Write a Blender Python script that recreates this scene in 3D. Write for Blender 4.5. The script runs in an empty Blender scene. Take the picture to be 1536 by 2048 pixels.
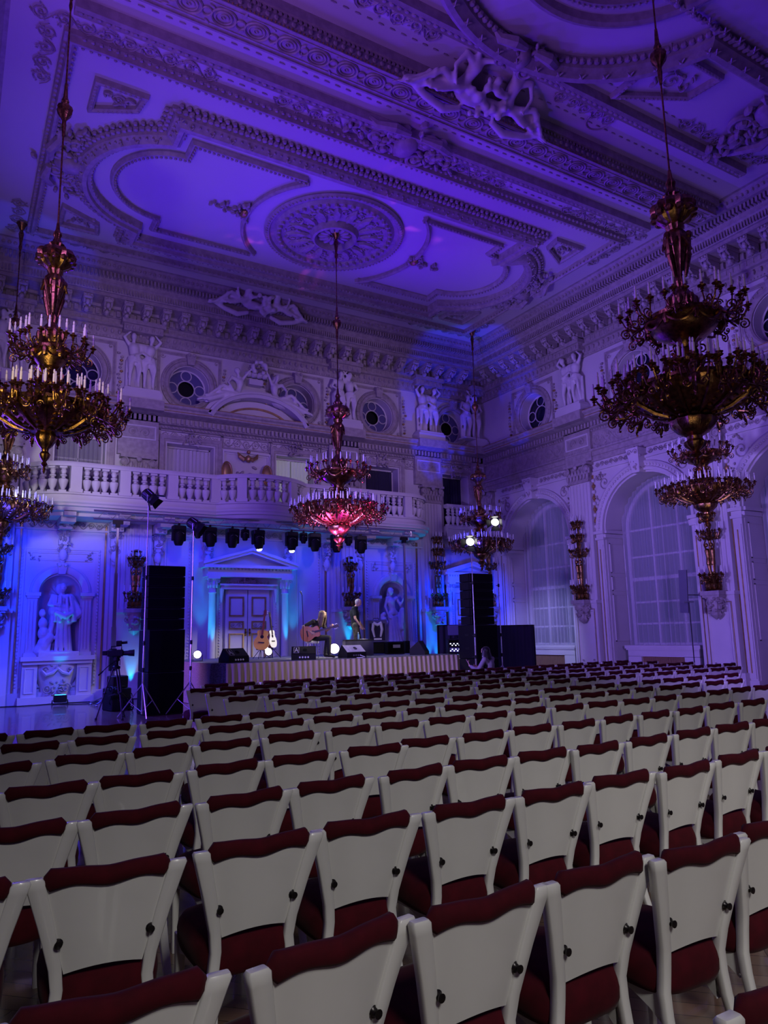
import bpy, math, random
from mathutils import Matrix, Vector
import numpy as np
R = random.Random(7)
PI = math.pi
SC = bpy.context.scene
COL = SC.collection
sin, cos = math.sin, math.cos

# ---------------------------------------------------------------- materials
def mat(name, col, rough=0.6, metal=0.0, noise=0.0, nscale=8.0, bump=0.0, bscale=30.0, emit=None, estr=0.0,
        sheen=0.0, trans=0.0, coat=0.0, alpha=1.0, spec=0.5, col2=None):
    m = bpy.data.materials.new(name); m.use_nodes = True
    nt = m.node_tree; b = nt.nodes['Principled BSDF']
    b.inputs['Base Color'].default_value = (*col, 1)
    b.inputs['Roughness'].default_value = rough
    b.inputs['Metallic'].default_value = metal
    b.inputs['Specular IOR Level'].default_value = spec
    if sheen: b.inputs['Sheen Weight'].default_value = sheen; b.inputs['Sheen Roughness'].default_value = .4
    if trans: b.inputs['Transmission Weight'].default_value = trans
    if coat: b.inputs['Coat Weight'].default_value = coat
    if alpha < 1: b.inputs['Alpha'].default_value = alpha
    if emit:
        b.inputs['Emission Color'].default_value = (*emit, 1); b.inputs['Emission Strength'].default_value = estr
    tc = nt.nodes.new('ShaderNodeTexCoord')
    if noise or col2:
        n = nt.nodes.new('ShaderNodeTexNoise'); n.inputs['Scale'].default_value = nscale; n.inputs['Detail'].default_value = 4
        r = nt.nodes.new('ShaderNodeValToRGB')
        c2 = col2 if col2 else tuple(max(0, c * (1 - noise)) for c in col)
        r.color_ramp.elements[0].color = (*c2, 1); r.color_ramp.elements[0].position = .35
        r.color_ramp.elements[1].color = (*col, 1); r.color_ramp.elements[1].position = .65
        nt.links.new(tc.outputs['Object'], n.inputs['Vector']); nt.links.new(n.outputs['Fac'], r.inputs['Fac'])
        nt.links.new(r.outputs['Color'], b.inputs['Base Color'])
    if bump:
        n2 = nt.nodes.new('ShaderNodeTexNoise'); n2.inputs['Scale'].default_value = bscale
        bp = nt.nodes.new('ShaderNodeBump'); bp.inputs['Strength'].default_value = bump; bp.inputs['Distance'].default_value = .02
        nt.links.new(tc.outputs['Object'], n2.inputs['Vector']); nt.links.new(n2.outputs['Fac'], bp.inputs['Height'])
        nt.links.new(bp.outputs['Normal'], b.inputs['Normal'])
    return m

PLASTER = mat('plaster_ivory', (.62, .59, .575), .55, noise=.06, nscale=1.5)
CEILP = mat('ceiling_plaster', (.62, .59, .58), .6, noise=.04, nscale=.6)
STUC = mat('stucco_relief', (.42, .37, .35), .5, noise=.25, nscale=7)  # patinated tone, taken darker to put relief shade into the colour
GILT = mat('gilded_line', (.55, .36, .14), .4, .7, noise=.3, nscale=6)
MARBLE = mat('statue_stucco', (.68, .65, .63), .5, noise=.08, nscale=6)
GOLD = mat('gilded_bronze', (.42, .24, .08), .3, 1.0, noise=.6, nscale=25, bump=.25, bscale=70)
BRONZE = mat('aged_gilt_bronze', (.42, .22, .10), .3, 1.0, noise=.6, nscale=18, bump=.2, bscale=60)
CANDLE = mat('candle_white', (.80, .80, .78), .45)
BULB = mat('glass_bulb', (.75, .78, .85), .1, spec=.8)
WHITEP = mat('chair_lacquer', (.60, .59, .565), .33, noise=.05, nscale=5, coat=.15)
VELVET = mat('dark_red_velvet', (.055, .0006, .005), .9, noise=.35, nscale=14, sheen=.03, spec=.2)
KNOB = mat('dark_knob', (.015, .012, .012), .3, .5)
BLACK = mat('black_plastic', (.005, .005, .006), .6, spec=.25)
BLACKM = mat('black_metal', (.02, .02, .022), .4, .6)
GRILLE = mat('speaker_grille', (.002, .002, .0025), .8, spec=.1, bump=.3, bscale=200)
STEEL = mat('bright_steel', (.62, .62, .62), .25, 1.0)
ALU = mat('aluminium', (.55, .55, .56), .35, 1.0)
CASE = mat('blue_grey_laminate', (.10, .09, .22), .5)
SKIN = mat('skin', (.60, .36, .26), .55)
HAIRB = mat('brown_hair', (.20, .14, .09), .6, noise=.5, nscale=40)
HAIRG = mat('grey_hair', (.55, .54, .52), .6, noise=.2, nscale=30)
HAIRK = mat('black_hair', (.008, .007, .007), .4)
CLOTHK = mat('black_cloth', (.014, .014, .016), .85)
CLOTHG = mat('dark_green_cloth', (.022, .032, .028), .85)
CAMO = mat('camouflage_cloth', (.17, .17, .10), .9, nscale=9, col2=(.03, .045, .025))
SPRUCE = mat('guitar_top_amber', (.72, .36, .06), .3, coat=.4, noise=.15, nscale=3)
ORANGEW = mat('guitar_top_orange', (.62, .20, .035), .3, coat=.4, noise=.15, nscale=3)
MAHOG = mat('guitar_side_red', (.16, .028, .012), .3, coat=.4)
ROSE = mat('fretboard', (.03, .018, .012), .45)
SKIRT = mat('beige_pleated_cloth', (.52, .42, .30), .6, sheen=.2)
DRAPE = mat('dark_drape', (.025, .022, .05), .9)
PINKC = mat('pink_brocade', (.50, .32, .42), .8, nscale=60, col2=(.22, .12, .22))
BLUEC = mat('violet_cloth', (.12, .10, .30), .8, nscale=30, col2=(.05, .04, .14))
CARPET = mat('stage_carpet', (.16, .16, .20), .9, nscale=40, noise=.4)
SCREENW = mat('white_paint', (.8, .8, .8), .5)
DARKGL = mat('night_glass', (.01, .012, .03), .08, spec=.6)
WOODG = mat('heater_slat_wood', (.34, .20, .11), .6)

def lampmat(name, col, s): return mat(name, col, .3, emit=col, estr=s)

def floor_mat():
    m = bpy.data.materials.new('parquet'); m.use_nodes = True; nt = m.node_tree; b = nt.nodes['Principled BSDF']
    tc = nt.nodes.new('ShaderNodeTexCoord'); mp = nt.nodes.new('ShaderNodeMapping'); mp.inputs['Rotation'].default_value = (0, 0, PI / 4)
    br = nt.nodes.new('ShaderNodeTexBrick'); br.inputs['Scale'].default_value = 1.0
    br.inputs['Brick Width'].default_value = .6; br.inputs['Row Height'].default_value = .12; br.inputs['Mortar Size'].default_value = .003
    br.inputs['Color1'].default_value = (.20, .13, .085, 1); br.inputs['Color2'].default_value = (.14, .085, .055, 1)
    br.inputs['Mortar'].default_value = (.05, .03, .02, 1)
    n = nt.nodes.new('ShaderNodeTexNoise'); n.inputs['Scale'].default_value = 3
    mx = nt.nodes.new('ShaderNodeMix'); mx.data_type = 'RGBA'; mx.blend_type = 'MULTIPLY'; mx.inputs['Factor'].default_value = .35
    nt.links.new(tc.outputs['Object'], mp.inputs['Vector']); nt.links.new(mp.outputs['Vector'], br.inputs['Vector'])
    nt.links.new(tc.outputs['Object'], n.inputs['Vector'])
    nt.links.new(br.outputs['Color'], mx.inputs['A']); nt.links.new(n.outputs['Color'], mx.inputs['B'])
    nt.links.new(mx.outputs['Result'], b.inputs['Base Color'])
    b.inputs['Roughness'].default_value = .22; b.inputs['Coat Weight'].default_value = .3
    return m
PARQUET = floor_mat()

def sheer_mat():
    m = bpy.data.materials.new('sheer_curtain'); m.use_nodes = True; nt = m.node_tree
    out = nt.nodes['Material Output']; nt.nodes.remove(nt.nodes['Principled BSDF'])
    d = nt.nodes.new('ShaderNodeBsdfDiffuse'); d.inputs['Color'].default_value = (.52, .50, .55, 1)
    t = nt.nodes.new('ShaderNodeBsdfTransparent'); mx = nt.nodes.new('ShaderNodeMixShader'); mx.inputs[0].default_value = .5
    nt.links.new(d.outputs[0], mx.inputs[1]); nt.links.new(t.outputs[0], mx.inputs[2]); nt.links.new(mx.outputs[0], out.inputs[0])
    return m
SHEER = sheer_mat()
def glass_mat():
    m = bpy.data.materials.new('window_glass'); m.use_nodes = True; nt = m.node_tree
    out = nt.nodes['Material Output']; nt.nodes.remove(nt.nodes['Principled BSDF'])
    d = nt.nodes.new('ShaderNodeBsdfGlossy'); d.inputs['Roughness'].default_value = .02
    t = nt.nodes.new('ShaderNodeBsdfTransparent'); fz = nt.nodes.new('ShaderNodeFresnel'); mx = nt.nodes.new('ShaderNodeMixShader')
    nt.links.new(fz.outputs[0], mx.inputs[0]); nt.links.new(t.outputs[0], mx.inputs[1]); nt.links.new(d.outputs[0], mx.inputs[2]); nt.links.new(mx.outputs[0], out.inputs[0])
    return m
CLEARGL = glass_mat()
CURTD = mat('lined_curtain', (.60, .58, .60), .8)

# ---------------------------------------------------------------- mesh builder
class M:
    def __init__(s):
        s.vs = []; s.fs = []; s.mi = []; s.n = 0; s.T = None; s.k = 0
    def av(s, vs, fs, k=None):
        a = np.array(vs, float).reshape(-1, 3)
        if s.T is not None:
            A = np.array(s.T); a = a @ A[:3, :3].T + A[:3, 3]
        s.vs.append(a); n = s.n
        s.fs.extend([tuple(i + n for i in f) for f in fs]); s.mi.extend([s.k if k is None else k] * len(fs)); s.n += len(a)
        return s
    def add(s, o, T=None, k=None):
        a = np.concatenate(o.vs)
        A = Matrix.Identity(4) if T is None else T
        if s.T is not None: A = s.T @ A
        A = np.array(A); a = a @ A[:3, :3].T + A[:3, 3]
        s.vs.append(a); n = s.n
        s.fs.extend([tuple(i + n for i in f) for f in o.fs]); s.mi.extend(o.mi if k is None else [k] * len(o.fs)); s.n += len(a)
        return s
    def box(s, x0, x1, y0, y1, z0, z1, k=None):
        return s.av([(x0,y0,z0),(x1,y0,z0),(x1,y1,z0),(x0,y1,z0),(x0,y0,z1),(x1,y0,z1),(x1,y1,z1),(x0,y1,z1)],
                    [(0,3,2,1),(4,5,6,7),(0,1,5,4),(1,2,6,5),(2,3,7,6),(3,0,4,7)], k)
    def bbox(s, x0, x1, y0, y1, z0, z1, b=.01, k=None):
        # box with chamfered vertical and horizontal edges
        vs = []
        for z, i in ((z0, b), (z0 + b, 0), (z1 - b, 0), (z1, b)):
            X0, X1, Y0, Y1 = x0 + i, x1 - i, y0 + i, y1 - i
            vs += [(X0+b,Y0,z),(X1-b,Y0,z),(X1,Y0+b,z),(X1,Y1-b,z),(X1-b,Y1,z),(X0+b,Y1,z),(X0,Y1-b,z),(X0,Y0+b,z)]
        fs = [tuple(range(7, -1, -1)), tuple(range(24, 32))]
        for j in range(3):
            for i in range(8):
                a = j*8+i; c = j*8+(i+1) % 8; fs.append((a, c, c+8, a+8))
        return s.av(vs, fs, k)
    def hexa(s, p, k=None):
        return s.av(p, [(0,3,2,1),(4,5,6,7),(0,1,5,4),(1,2,6,5),(2,3,7,6),(3,0,4,7)], k)
    def lathe(s, prof, n=16, o=(0,0,0), k=None, a0=0, a1=2*PI, flute=0, ff=8, cap=False):
        full = abs(a1 - a0 - 2*PI) < 1e-6; m = n if full else n + 1
        vs = []; fs = []
        for r, z in prof:
            for i in range(m):
                a = a0 + (a1 - a0) * i / n
                rr = r * (1 + flute * cos(ff * a)) if flute else r
                vs.append((o[0] + rr*cos(a), o[1] + rr*sin(a), o[2] + z))
        for j in range(len(prof) - 1):
            for i in range(n):
                a = j*m+i; b = j*m+(i+1) % m; fs.append((a, b, b+m, a+m))
        if cap:
            fs.append(tuple(range(m-1, -1, -1))); fs.append(tuple(range((len(prof)-1)*m, len(prof)*m)))
        return s.av(vs, fs, k)
    def tube(s, pts, r, n=6, closed=False, k=None):
        P = [Vector(p) for p in pts]; N = len(P)
        if N < 2: return s
        rs = r if isinstance(r, (list, tuple)) else [r]*N
        vs = []; up = None
        for i in range(N):
            if closed: t = P[(i+1) % N] - P[i-1]
            else: t = P[min(i+1, N-1)] - P[max(i-1, 0)]
            if t.length < 1e-9: t = Vector((0,0,1))
            t.normalize()
            if up is None:
                up = Vector((0,0,1)) if abs(t.z) < .9 else Vector((1,0,0))
            u = (up - t * up.dot(t))
            if u.length < 1e-6: u = Vector((1,0,0)) - t * t.x
            u.normalize(); up = u; w = t.cross(u)
            for j in range(n):
                a = 2*PI*j/n; q = P[i] + (u*cos(a) + w*sin(a)) * rs[i]; vs.append(tuple(q))
        fs = []
        for i in range(N if closed else N-1):
            for j in range(n):
                a = i*n+j; b = i*n+(j+1) % n; c = ((i+1) % N)*n+(j+1) % n; d = ((i+1) % N)*n+j; fs.append((a, b, c, d))
        if not closed:
            fs.append(tuple(range(n-1, -1, -1))); fs.append(tuple(range((N-1)*n, N*n)))
        return s.av(vs, fs, k)
    def ell(s, c, r, n=8, m=5, k=None, rot=None):
        if not isinstance(r, (list, tuple)): r = (r, r, r)
        vs = [(0, 0, -1)]; fs = []
        for j in range(1, m):
            p = -PI/2 + PI*j/m
            for i in range(n): vs.append((cos(p)*cos(2*PI*i/n), cos(p)*sin(2*PI*i/n), sin(p)))
        vs.append((0, 0, 1)); L = len(vs)-1
        for i in range(n): fs.append((0, 1+(i+1) % n, 1+i)); fs.append((L, L-n+i, L-n+(i+1) % n))
        for j in range(m-2):
            for i in range(n):
                a = 1+j*n+i; b = 1+j*n+(i+1) % n; fs.append((a, b, b+n, a+n))
        out = []
        for v in vs:
            q = Vector((v[0]*r[0], v[1]*r[1], v[2]*r[2]))
            if rot is not None: q = rot @ q
            out.append((q.x+c[0], q.y+c[1], q.z+c[2]))
        return s.av(out, fs, k)
    def cap(s, p0, p1, r0, r1, n=10, k=None):
        # tapered capsule
        p0 = Vector(p0); p1 = Vector(p1); d = p1-p0; L = d.length
        if L < 1e-6: return s.ell(p0, r0, n, 6, k)
        d /= L; pts = []; rs = []
        for a in (85, 60, 30): pts.append(p0 - d*r0*sin(math.radians(a))); rs.append(r0*cos(math.radians(a)))
        pts += [p0, p1]; rs += [r0, r1]
        for a in (30, 60, 85): pts.append(p1 + d*r1*sin(math.radians(a))); rs.append(r1*cos(math.radians(a)))
        return s.tube(pts, rs, n, k=k)
    def prism(s, poly, c0, c1, k=None):
        n = len(poly)
        vs = [(a, b, c0) for a, b in poly] + [(a, b, c1) for a, b in poly]
        fs = [tuple(range(n-1, -1, -1)), tuple(range(n, 2*n))] + [(i, (i+1) % n, n+(i+1) % n, n+i) for i in range(n)]
        return s.av(vs, fs, k)
    def mould(s, path, prof, closed=True, k=None):
        # profile (offset to the left of travel, height) swept along a 2d path with mitred corners
        N = len(path); P = [Vector(p) for p in path]; vs = []; m = len(prof); nn = []
        for i in range(N):
            if closed or 0 < i < N-1:
                d0 = (P[i]-P[i-1]).normalized(); d1 = (P[(i+1) % N]-P[i]).normalized()
            elif i == 0: d0 = d1 = (P[1]-P[0]).normalized()
            else: d0 = d1 = (P[i]-P[i-1]).normalized()
            n0 = Vector((-d0.y, d0.x)); n1 = Vector((-d1.y, d1.x)); q = n0+n1
            if q.length < 1e-5: q = n0.copy()
            q.normalize(); q /= max(.35, q.dot(n0)); nn.append(q)
        for i in range(N):
            for o, h in prof: vs.append((P[i].x+nn[i].x*o, P[i].y+nn[i].y*o, h))
        fs = []
        for i in range(N if closed else N-1):
            j = (i+1) % N
            for q in range(m-1): fs.append((i*m+q, j*m+q, j*m+q+1, i*m+q+1))
        if not closed:
            fs.append(tuple(range(m))); fs.append(tuple(range((N-1)*m+m-1, (N-1)*m-1, -1)))
        return s.av(vs, fs, k)
    def build(s, name, mats, parent=None, ang=35, loc=None):
        me = bpy.data.meshes.new(name)
        if s.n:
            me.from_pydata(np.concatenate(s.vs).tolist(), [], s.fs)
            if not isinstance(mats, (list, tuple)): mats = [mats]
            for q in mats: me.materials.append(q)
            if len(mats) > 1: me.polygons.foreach_set('material_index', s.mi)
            me.polygons.foreach_set('use_smooth', [True]*len(s.fs))
            me.set_sharp_from_angle(angle=math.radians(ang))
            me.update()
        o = bpy.data.objects.new(name, me); COL.objects.link(o)
        if parent: o.parent = parent
        if loc is not None: o.location = loc
        return o

def fr(o, u, v, n):
    T = Matrix.Identity(4)
    for i, c in enumerate((u, v, n)):
        for j in range(3): T[j][i] = c[j]
    for j in range(3): T[j][3] = o[j]
    return T
def tag(o, label=None, cat=None, group=None, kind=None):
    if label: o['label'] = label
    if cat: o['category'] = cat
    if group: o['group'] = group
    if kind: o['kind'] = kind
    return o
def empty(name, loc=(0,0,0), rz=0, label=None, cat=None, group=None):
    o = bpy.data.objects.new(name, None); COL.objects.link(o); o.location = loc; o.rotation_euler = (0, 0, rz)
    o.empty_display_size = .1
    return tag(o, label, cat, group)
def kids(o): return [c for c in bpy.data.objects if c.parent == o]
def copy_tree(src, tree, parent=None):
    c = src.copy(); COL.objects.link(c); c.parent = parent
    for ch, sub in tree: copy_tree(ch, sub, c)
    return c
def tree_of(o):
    return [(c, tree_of(c)) for c in o.children]
def struct(o): o['kind'] = 'structure'; return o
def remesh(o, vox, smooth=4, fac=.5):
    md = o.modifiers.new('r', 'REMESH'); md.mode = 'VOXEL'; md.voxel_size = vox; md.use_smooth_shade = True
    if smooth:
        sm = o.modifiers.new('s', 'SMOOTH'); sm.iterations = smooth; sm.factor = fac
    dg = bpy.context.evaluated_depsgraph_get(); ev = o.evaluated_get(dg)
    me = bpy.data.meshes.new_from_object(ev)
    mats = [m for m in o.data.materials]
    o.modifiers.clear(); o.data = me
    me.materials.clear()
    for q in mats: me.materials.append(q)
    me.polygons.foreach_set('use_smooth', [True]*len(me.polygons))
    return o

# ---------------------------------------------------------------- ornament in a flat frame (a, b, outward c)
def spiral(m, ca, cb, r, turns=1.6, a0=0, sgn=1, t=.02, c=.0, n=5, step=10):
    N = int(turns*step); pts = []; rs = []
    for i in range(N+1):
        f = i/N; a = a0 + sgn*2*PI*turns*f; rr = r*(1-.85*f)
        pts.append((ca+rr*cos(a), cb+rr*sin(a), c)); rs.append(t*(1-.4*f))
    m.tube(pts, rs, n); m.ell((ca, cb, c), t*1.9, 6, 4)
def leaf(m, ca, cb, ang, L, w, c=.0, th=.35):
    rot = Matrix.Rotation(ang, 3, 'Z')
    q = rot @ Vector((L/2, 0, 0))
    m.ell((ca+q.x, cb+q.y, c), (L/2, w/2, w*th), 6, 4, rot=rot)
def rinceau(m, a0, a1, b, h, c=.0, t=None, leaves=7):
    n = max(1, round((a1-a0)/(h*.95))); st = (a1-a0)/n; t = t or h*.045
    for i in range(n):
        ca = a0+(i+.5)*st; s = 1 if i % 2 else -1
        spiral(m, ca, b, h*.36, 1.5, R.random()*6, s, t, c)
        pts = [(a0+(i+f)*st, b+s*h*.42*sin(PI*f), c) for f in (0, .25, .5, .75, 1)]
        m.tube(pts, t*.8, 4)
        for j in range(leaves):
            an = R.random()*2*PI; rr = h*(.15+.25*R.random())
            leaf(m, ca+rr*cos(an), b+rr*sin(an), an+R.uniform(-.8, .8), h*.17, h*.09, c)
def cluster(m, ca, cb, w, h, n=14, s=.1, c=.05, seed=None):
    rr = random.Random(seed if seed is not None else R.random())
    for i in range(n):
        a = ca+rr.uniform(-w/2, w/2); b = cb+rr.uniform(-h/2, h/2)
        leaf(m, a, b, rr.uniform(0, 6.28), s*rr.uniform(.7, 1.5), s*.55, c, .8)
def volute(m, ca, cb, r, sgn, c=.1):
    spiral(m, ca, cb, r, 2.0, PI/2, sgn, r*.16, c, 6, 14)

def _orn(fn):
    def g(m, *a, **k):
        o = m.k
        if o == 0: m.k = 2
        r = fn(m, *a, **k); m.k = o
        return r
    return g
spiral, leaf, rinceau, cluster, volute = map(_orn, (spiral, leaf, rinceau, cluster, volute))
# ================================================================ room
XL, XR, YF, YB, ZC = -1.5, 18.8, 23.3, -12.0, 13.1
FS = fr((0, YF, 0), (1, 0, 0), (0, 0, 1), (0, -1, 0))        # stage wall frame: a = X, b = Z
FR = fr((XR, 0, 0), (0, -1, 0), (0, 0, 1), (-1, 0, 0))       # right wall frame: a = -Y, b = Z
FC = fr((0, 0, ZC), (1, 0, 0), (0, -1, 0), (0, 0, -1))       # ceiling frame: a = X, b = -Y, c down
def outline(o):
    if o[0] == 'rect': _, a0, a1, b0, b1 = o; return [(a0, b0), (a1, b0), (a1, b1), (a0, b1)]
    if o[0] == 'arch':
        _, a, hw, b0, sp = o
        return [(a-hw, b0), (a+hw, b0)] + [(a+hw*cos(PI*i/24), sp+hw*sin(PI*i/24)) for i in range(25)]
    _, a, b, r = o
    return [(a+r*cos(2*PI*i/32), b+r*sin(2*PI*i/32)) for i in range(32)]
def bounds(o):
    if o[0] == 'rect': return o[1:]
    if o[0] == 'arch': return (o[1]-o[2], o[1]+o[2], o[3], o[4]+o[2])
    return (o[1]-o[3], o[1]+o[3], o[2]-o[3], o[2]+o[3])
def panel(m, a0, a1, b0, b1, ops):
    bs = [bounds(o) for o in ops]
    A = sorted({a0, a1} | {x for q in bs for x in q[:2] if a0 < x < a1}); B = sorted({b0, b1} | {x for q in bs for x in q[2:] if b0 < x < b1})
    for i in range(len(A)-1):
        for j in range(len(B)-1):
            ca, cb = (A[i]+A[i+1])/2, (B[j]+B[j+1])/2
            if any(q[0] < ca < q[1] and q[2] < cb < q[3] for q in bs): continue
            m.av([(A[i], B[j], 0), (A[i+1], B[j], 0), (A[i+1], B[j+1], 0), (A[i], B[j+1], 0)], [(0, 1, 2, 3)])
    for o in ops:
        if o[0] == 'rect': continue
        if o[0] == 'arch': c = (o[1], o[4]); r = o[2]; an = [PI*i/24 for i in range(25)]; lo = 0
        else: c = (o[1], o[2]); r = o[3]; an = [2*PI*i/32 for i in range(33)]; lo = -r
        vs = []
        for t in an:
            k = r/max(abs(cos(t)), abs(sin(t)))
            vs += [(c[0]+r*cos(t), c[1]+r*sin(t), 0), (c[0]+k*cos(t), c[1]+k*sin(t), 0)]
        m.av(vs, [(2*i, 2*i+1, 2*i+3, 2*i+2) for i in range(len(an)-1)])
def reveal(m, o, depth):
    P = outline(o); n = len(P)
    m.av([(a, b, 0) for a, b in P]+[(a, b, -depth) for a, b in P], [(i, n+i, n+(i+1) % n, (i+1) % n) for i in range(n)])

def flat(name, pts, mt):
    m = M(); m.av(pts, [tuple(range(len(pts)))]); return struct(m.build(name, mt))
flat('floor', [(XL, YB, 0), (XR+1, YB, 0), (XR+1, YF+.2, 0), (XL, YF+.2, 0)], PARQUET)
flat('ceiling', [(XL, YB, ZC), (XL, YF, ZC), (XR, YF, ZC), (XR, YB, ZC)], CEILP)
flat('wall_left', [(XL, YB, 0), (XL, YF, 0), (XL, YF, ZC), (XL, YB, ZC)], PLASTER)
flat('wall_back', [(XL, YB, 0), (XL, YB, ZC), (XR, YB, ZC), (XR, YB, 0)], PLASTER)

# ---- stage wall
UPW = [(3.1, .72), (6.5, .78), (10.25, .72), (13.85, .72), (17.3, .62)]
OCS = [2.95, 6.4, 10.3, 13.7, 17.25]
ops = [('rect', c-h, c+h, 5.85, 8.05) for c, h in UPW] + [('circ', c, 10.1, .66) for c in OCS]
ops += [('arch', 2.75, .56, 1.32, 3.1), ('arch', 14.15, .56, 1.32, 3.1)]
m = M(); m.T = FS; panel(m, XL, XR, 0, ZC, ops)
for o in ops: reveal(m, o, .5)
for c in (2.75, 14.15):       # shell niche back
    vs = []; fs = []
    N = 24
    for i in range(N+1):
        t = PI*i/N
        for j in range(7):
            q = PI/2*j/6; fl = 1 + .10*abs(sin(t*8))*(.5+.5*sin(q*2))
            vs.append((c+.56*cos(t)*cos(q), 3.1+.56*sin(t)*cos(q), -.02-.48*sin(q)*fl))
    fs = [(i*7+j, i*7+j+1, (i+1)*7+j+1, (i+1)*7+j) for i in range(N) for j in range(6)]
    m.av(vs, fs)
    vs = [(c+.56*cos(PI*i/12), b, -.02-.48*sin(PI*i/12)) for b in (1.32, 3.1) for i in range(13)]
    m.av(vs, [(i, i+1, 14+i, 13+i) for i in range(12)])
struct(m.build('wall_front', PLASTER))

# ---- right wall with arched window bays
BAYS = [20.3, 15.3, 10.3, 5.3, 0.3]
OCR = [(20.15, .86), (15.3, .86), (10.4, .86), (5.4, .86)]
opr = [('arch', -y, 1.68, .0, 5.0) for y in BAYS] + [('circ', -y, 10.05, .72) for y, r in OCR]
m = M(); m.T = FR; panel(m, -YF, -YB, 0, ZC, opr)
for o in opr: reveal(m, o, .95 if o[0] == 'arch' else .55)
struct(m.build('wall_right', PLASTER))

nw = [0]
def window(label=None):
    nw[0] += 1; e = bpy.data.objects.new('window_%d' % nw[0], None); COL.objects.link(e); e['kind'] = 'structure'
    return e
def drape_strip(m, a0, a1, b0, b1, c, amp=.03, wl=.13, hw=None, sp=None, flare=0):
    n = int((a1-a0)/wl*6); vs = []; J = 10
    ph = R.random()*6
    for j in range(J+1):
        for i in range(n+1):
            a = a0+(a1-a0)*i/n
            top = b1 if hw is None else sp+math.sqrt(max(0, hw*hw-(a-(a0+a1)/2)**2))
            b = b0+(top-b0)*j/J
            vs.append((a, b, c+amp*sin(i/6*2*PI+ph+.6*sin(i*.11))*(1-.3*j/J)))
    m.av(vs, [(j*(n+1)+i, j*(n+1)+i+1, (j+1)*(n+1)+i+1, (j+1)*(n+1)+i) for j in range(J) for i in range(n)])
LITCURT = mat('backlit_curtain', (.6, .6, .58), .8, emit=(.42, .50, .36), estr=.16)  # glow put into the cloth, standing in for a light behind it
for i, (c, h) in enumerate(UPW):
    w = window(); m = M(); m.T = FS
    for x in (c-h, c+h-.05): m.box(x, x+.05, 5.85, 8.05, -.5, -.42)
    m.box(c-h, c+h, 8.0, 8.05, -.5, -.42); m.box(c-.02, c+.02, 5.85, 8.0, -.49, -.44); m.box(c-h, c+h, 7.3, 7.34, -.49, -.44)
    m.build('window_frame', PLASTER, w)
    m = M(); m.T = FS; m.box(c-h, c+h, 5.85, 8.05, -.56, -.54); m.build('pane', DARKGL, w)
    m = M(); m.T = FS
    drape_strip(m, c-h+.04, c-.02 if i != 3 else c+h-.3, 5.87, 7.98, -.40); drape_strip(m, c+.0, c+h-.04, 5.87, 7.98, -.40)
    m.build('curtain', LITCURT if i == 2 else (SHEER if i in (0,) else DRAPE if i in (3, 4) else CURTD), w)
def oculus(F, a, b, r, dark=False):
    w = window(); m = M(); m.T = F
    C = [(a+r*cos(2*PI*i/32), b+r*sin(2*PI*i/32), -.42) for i in range(32)]
    m.tube(C, .04, 5, True)
    for rr, cc in ((r*.44, (0, 0)),):
        m.tube([(a+rr*cos(2*PI*i/24), b+rr*sin(2*PI*i/24), -.42) for i in range(24)], .022, 5, True)
    for k in range(4):
        t = k*PI/2; ca, cb = a+r*.71*cos(t), b+r*.71*sin(t)
        m.tube([(ca+r*.27*cos(2*PI*i/16), cb+r*.27*sin(2*PI*i/16), -.42) for i in range(16)], .02, 5, True)
    m.build('window_tracery', PLASTER, w)
    m = M(); m.T = F
    if dark:     # ventilator disc with a dark hole in the middle
        m.lathe([(r*.42, -.44), (r, -.46)], 32, (a, b, 0)); m.build('window_panel', CASE, w)
        m = M(); m.T = F; m.lathe([(0.001, -.6), (r*.42, -.6), (r*.42, -.44)], 24, (a, b, 0)); m.build('dark_opening', BLACK, w)
    else:
        m.lathe([(0.001, -.47), (r, -.47)], 32, (a, b, 0)); m.build('pane', DARKGL, w)
for i, c in enumerate(OCS): oculus(FS, c, 10.1, .66, i >= 1)
for y, r in OCR: oculus(FR, -y, 10.05, .72)

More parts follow.
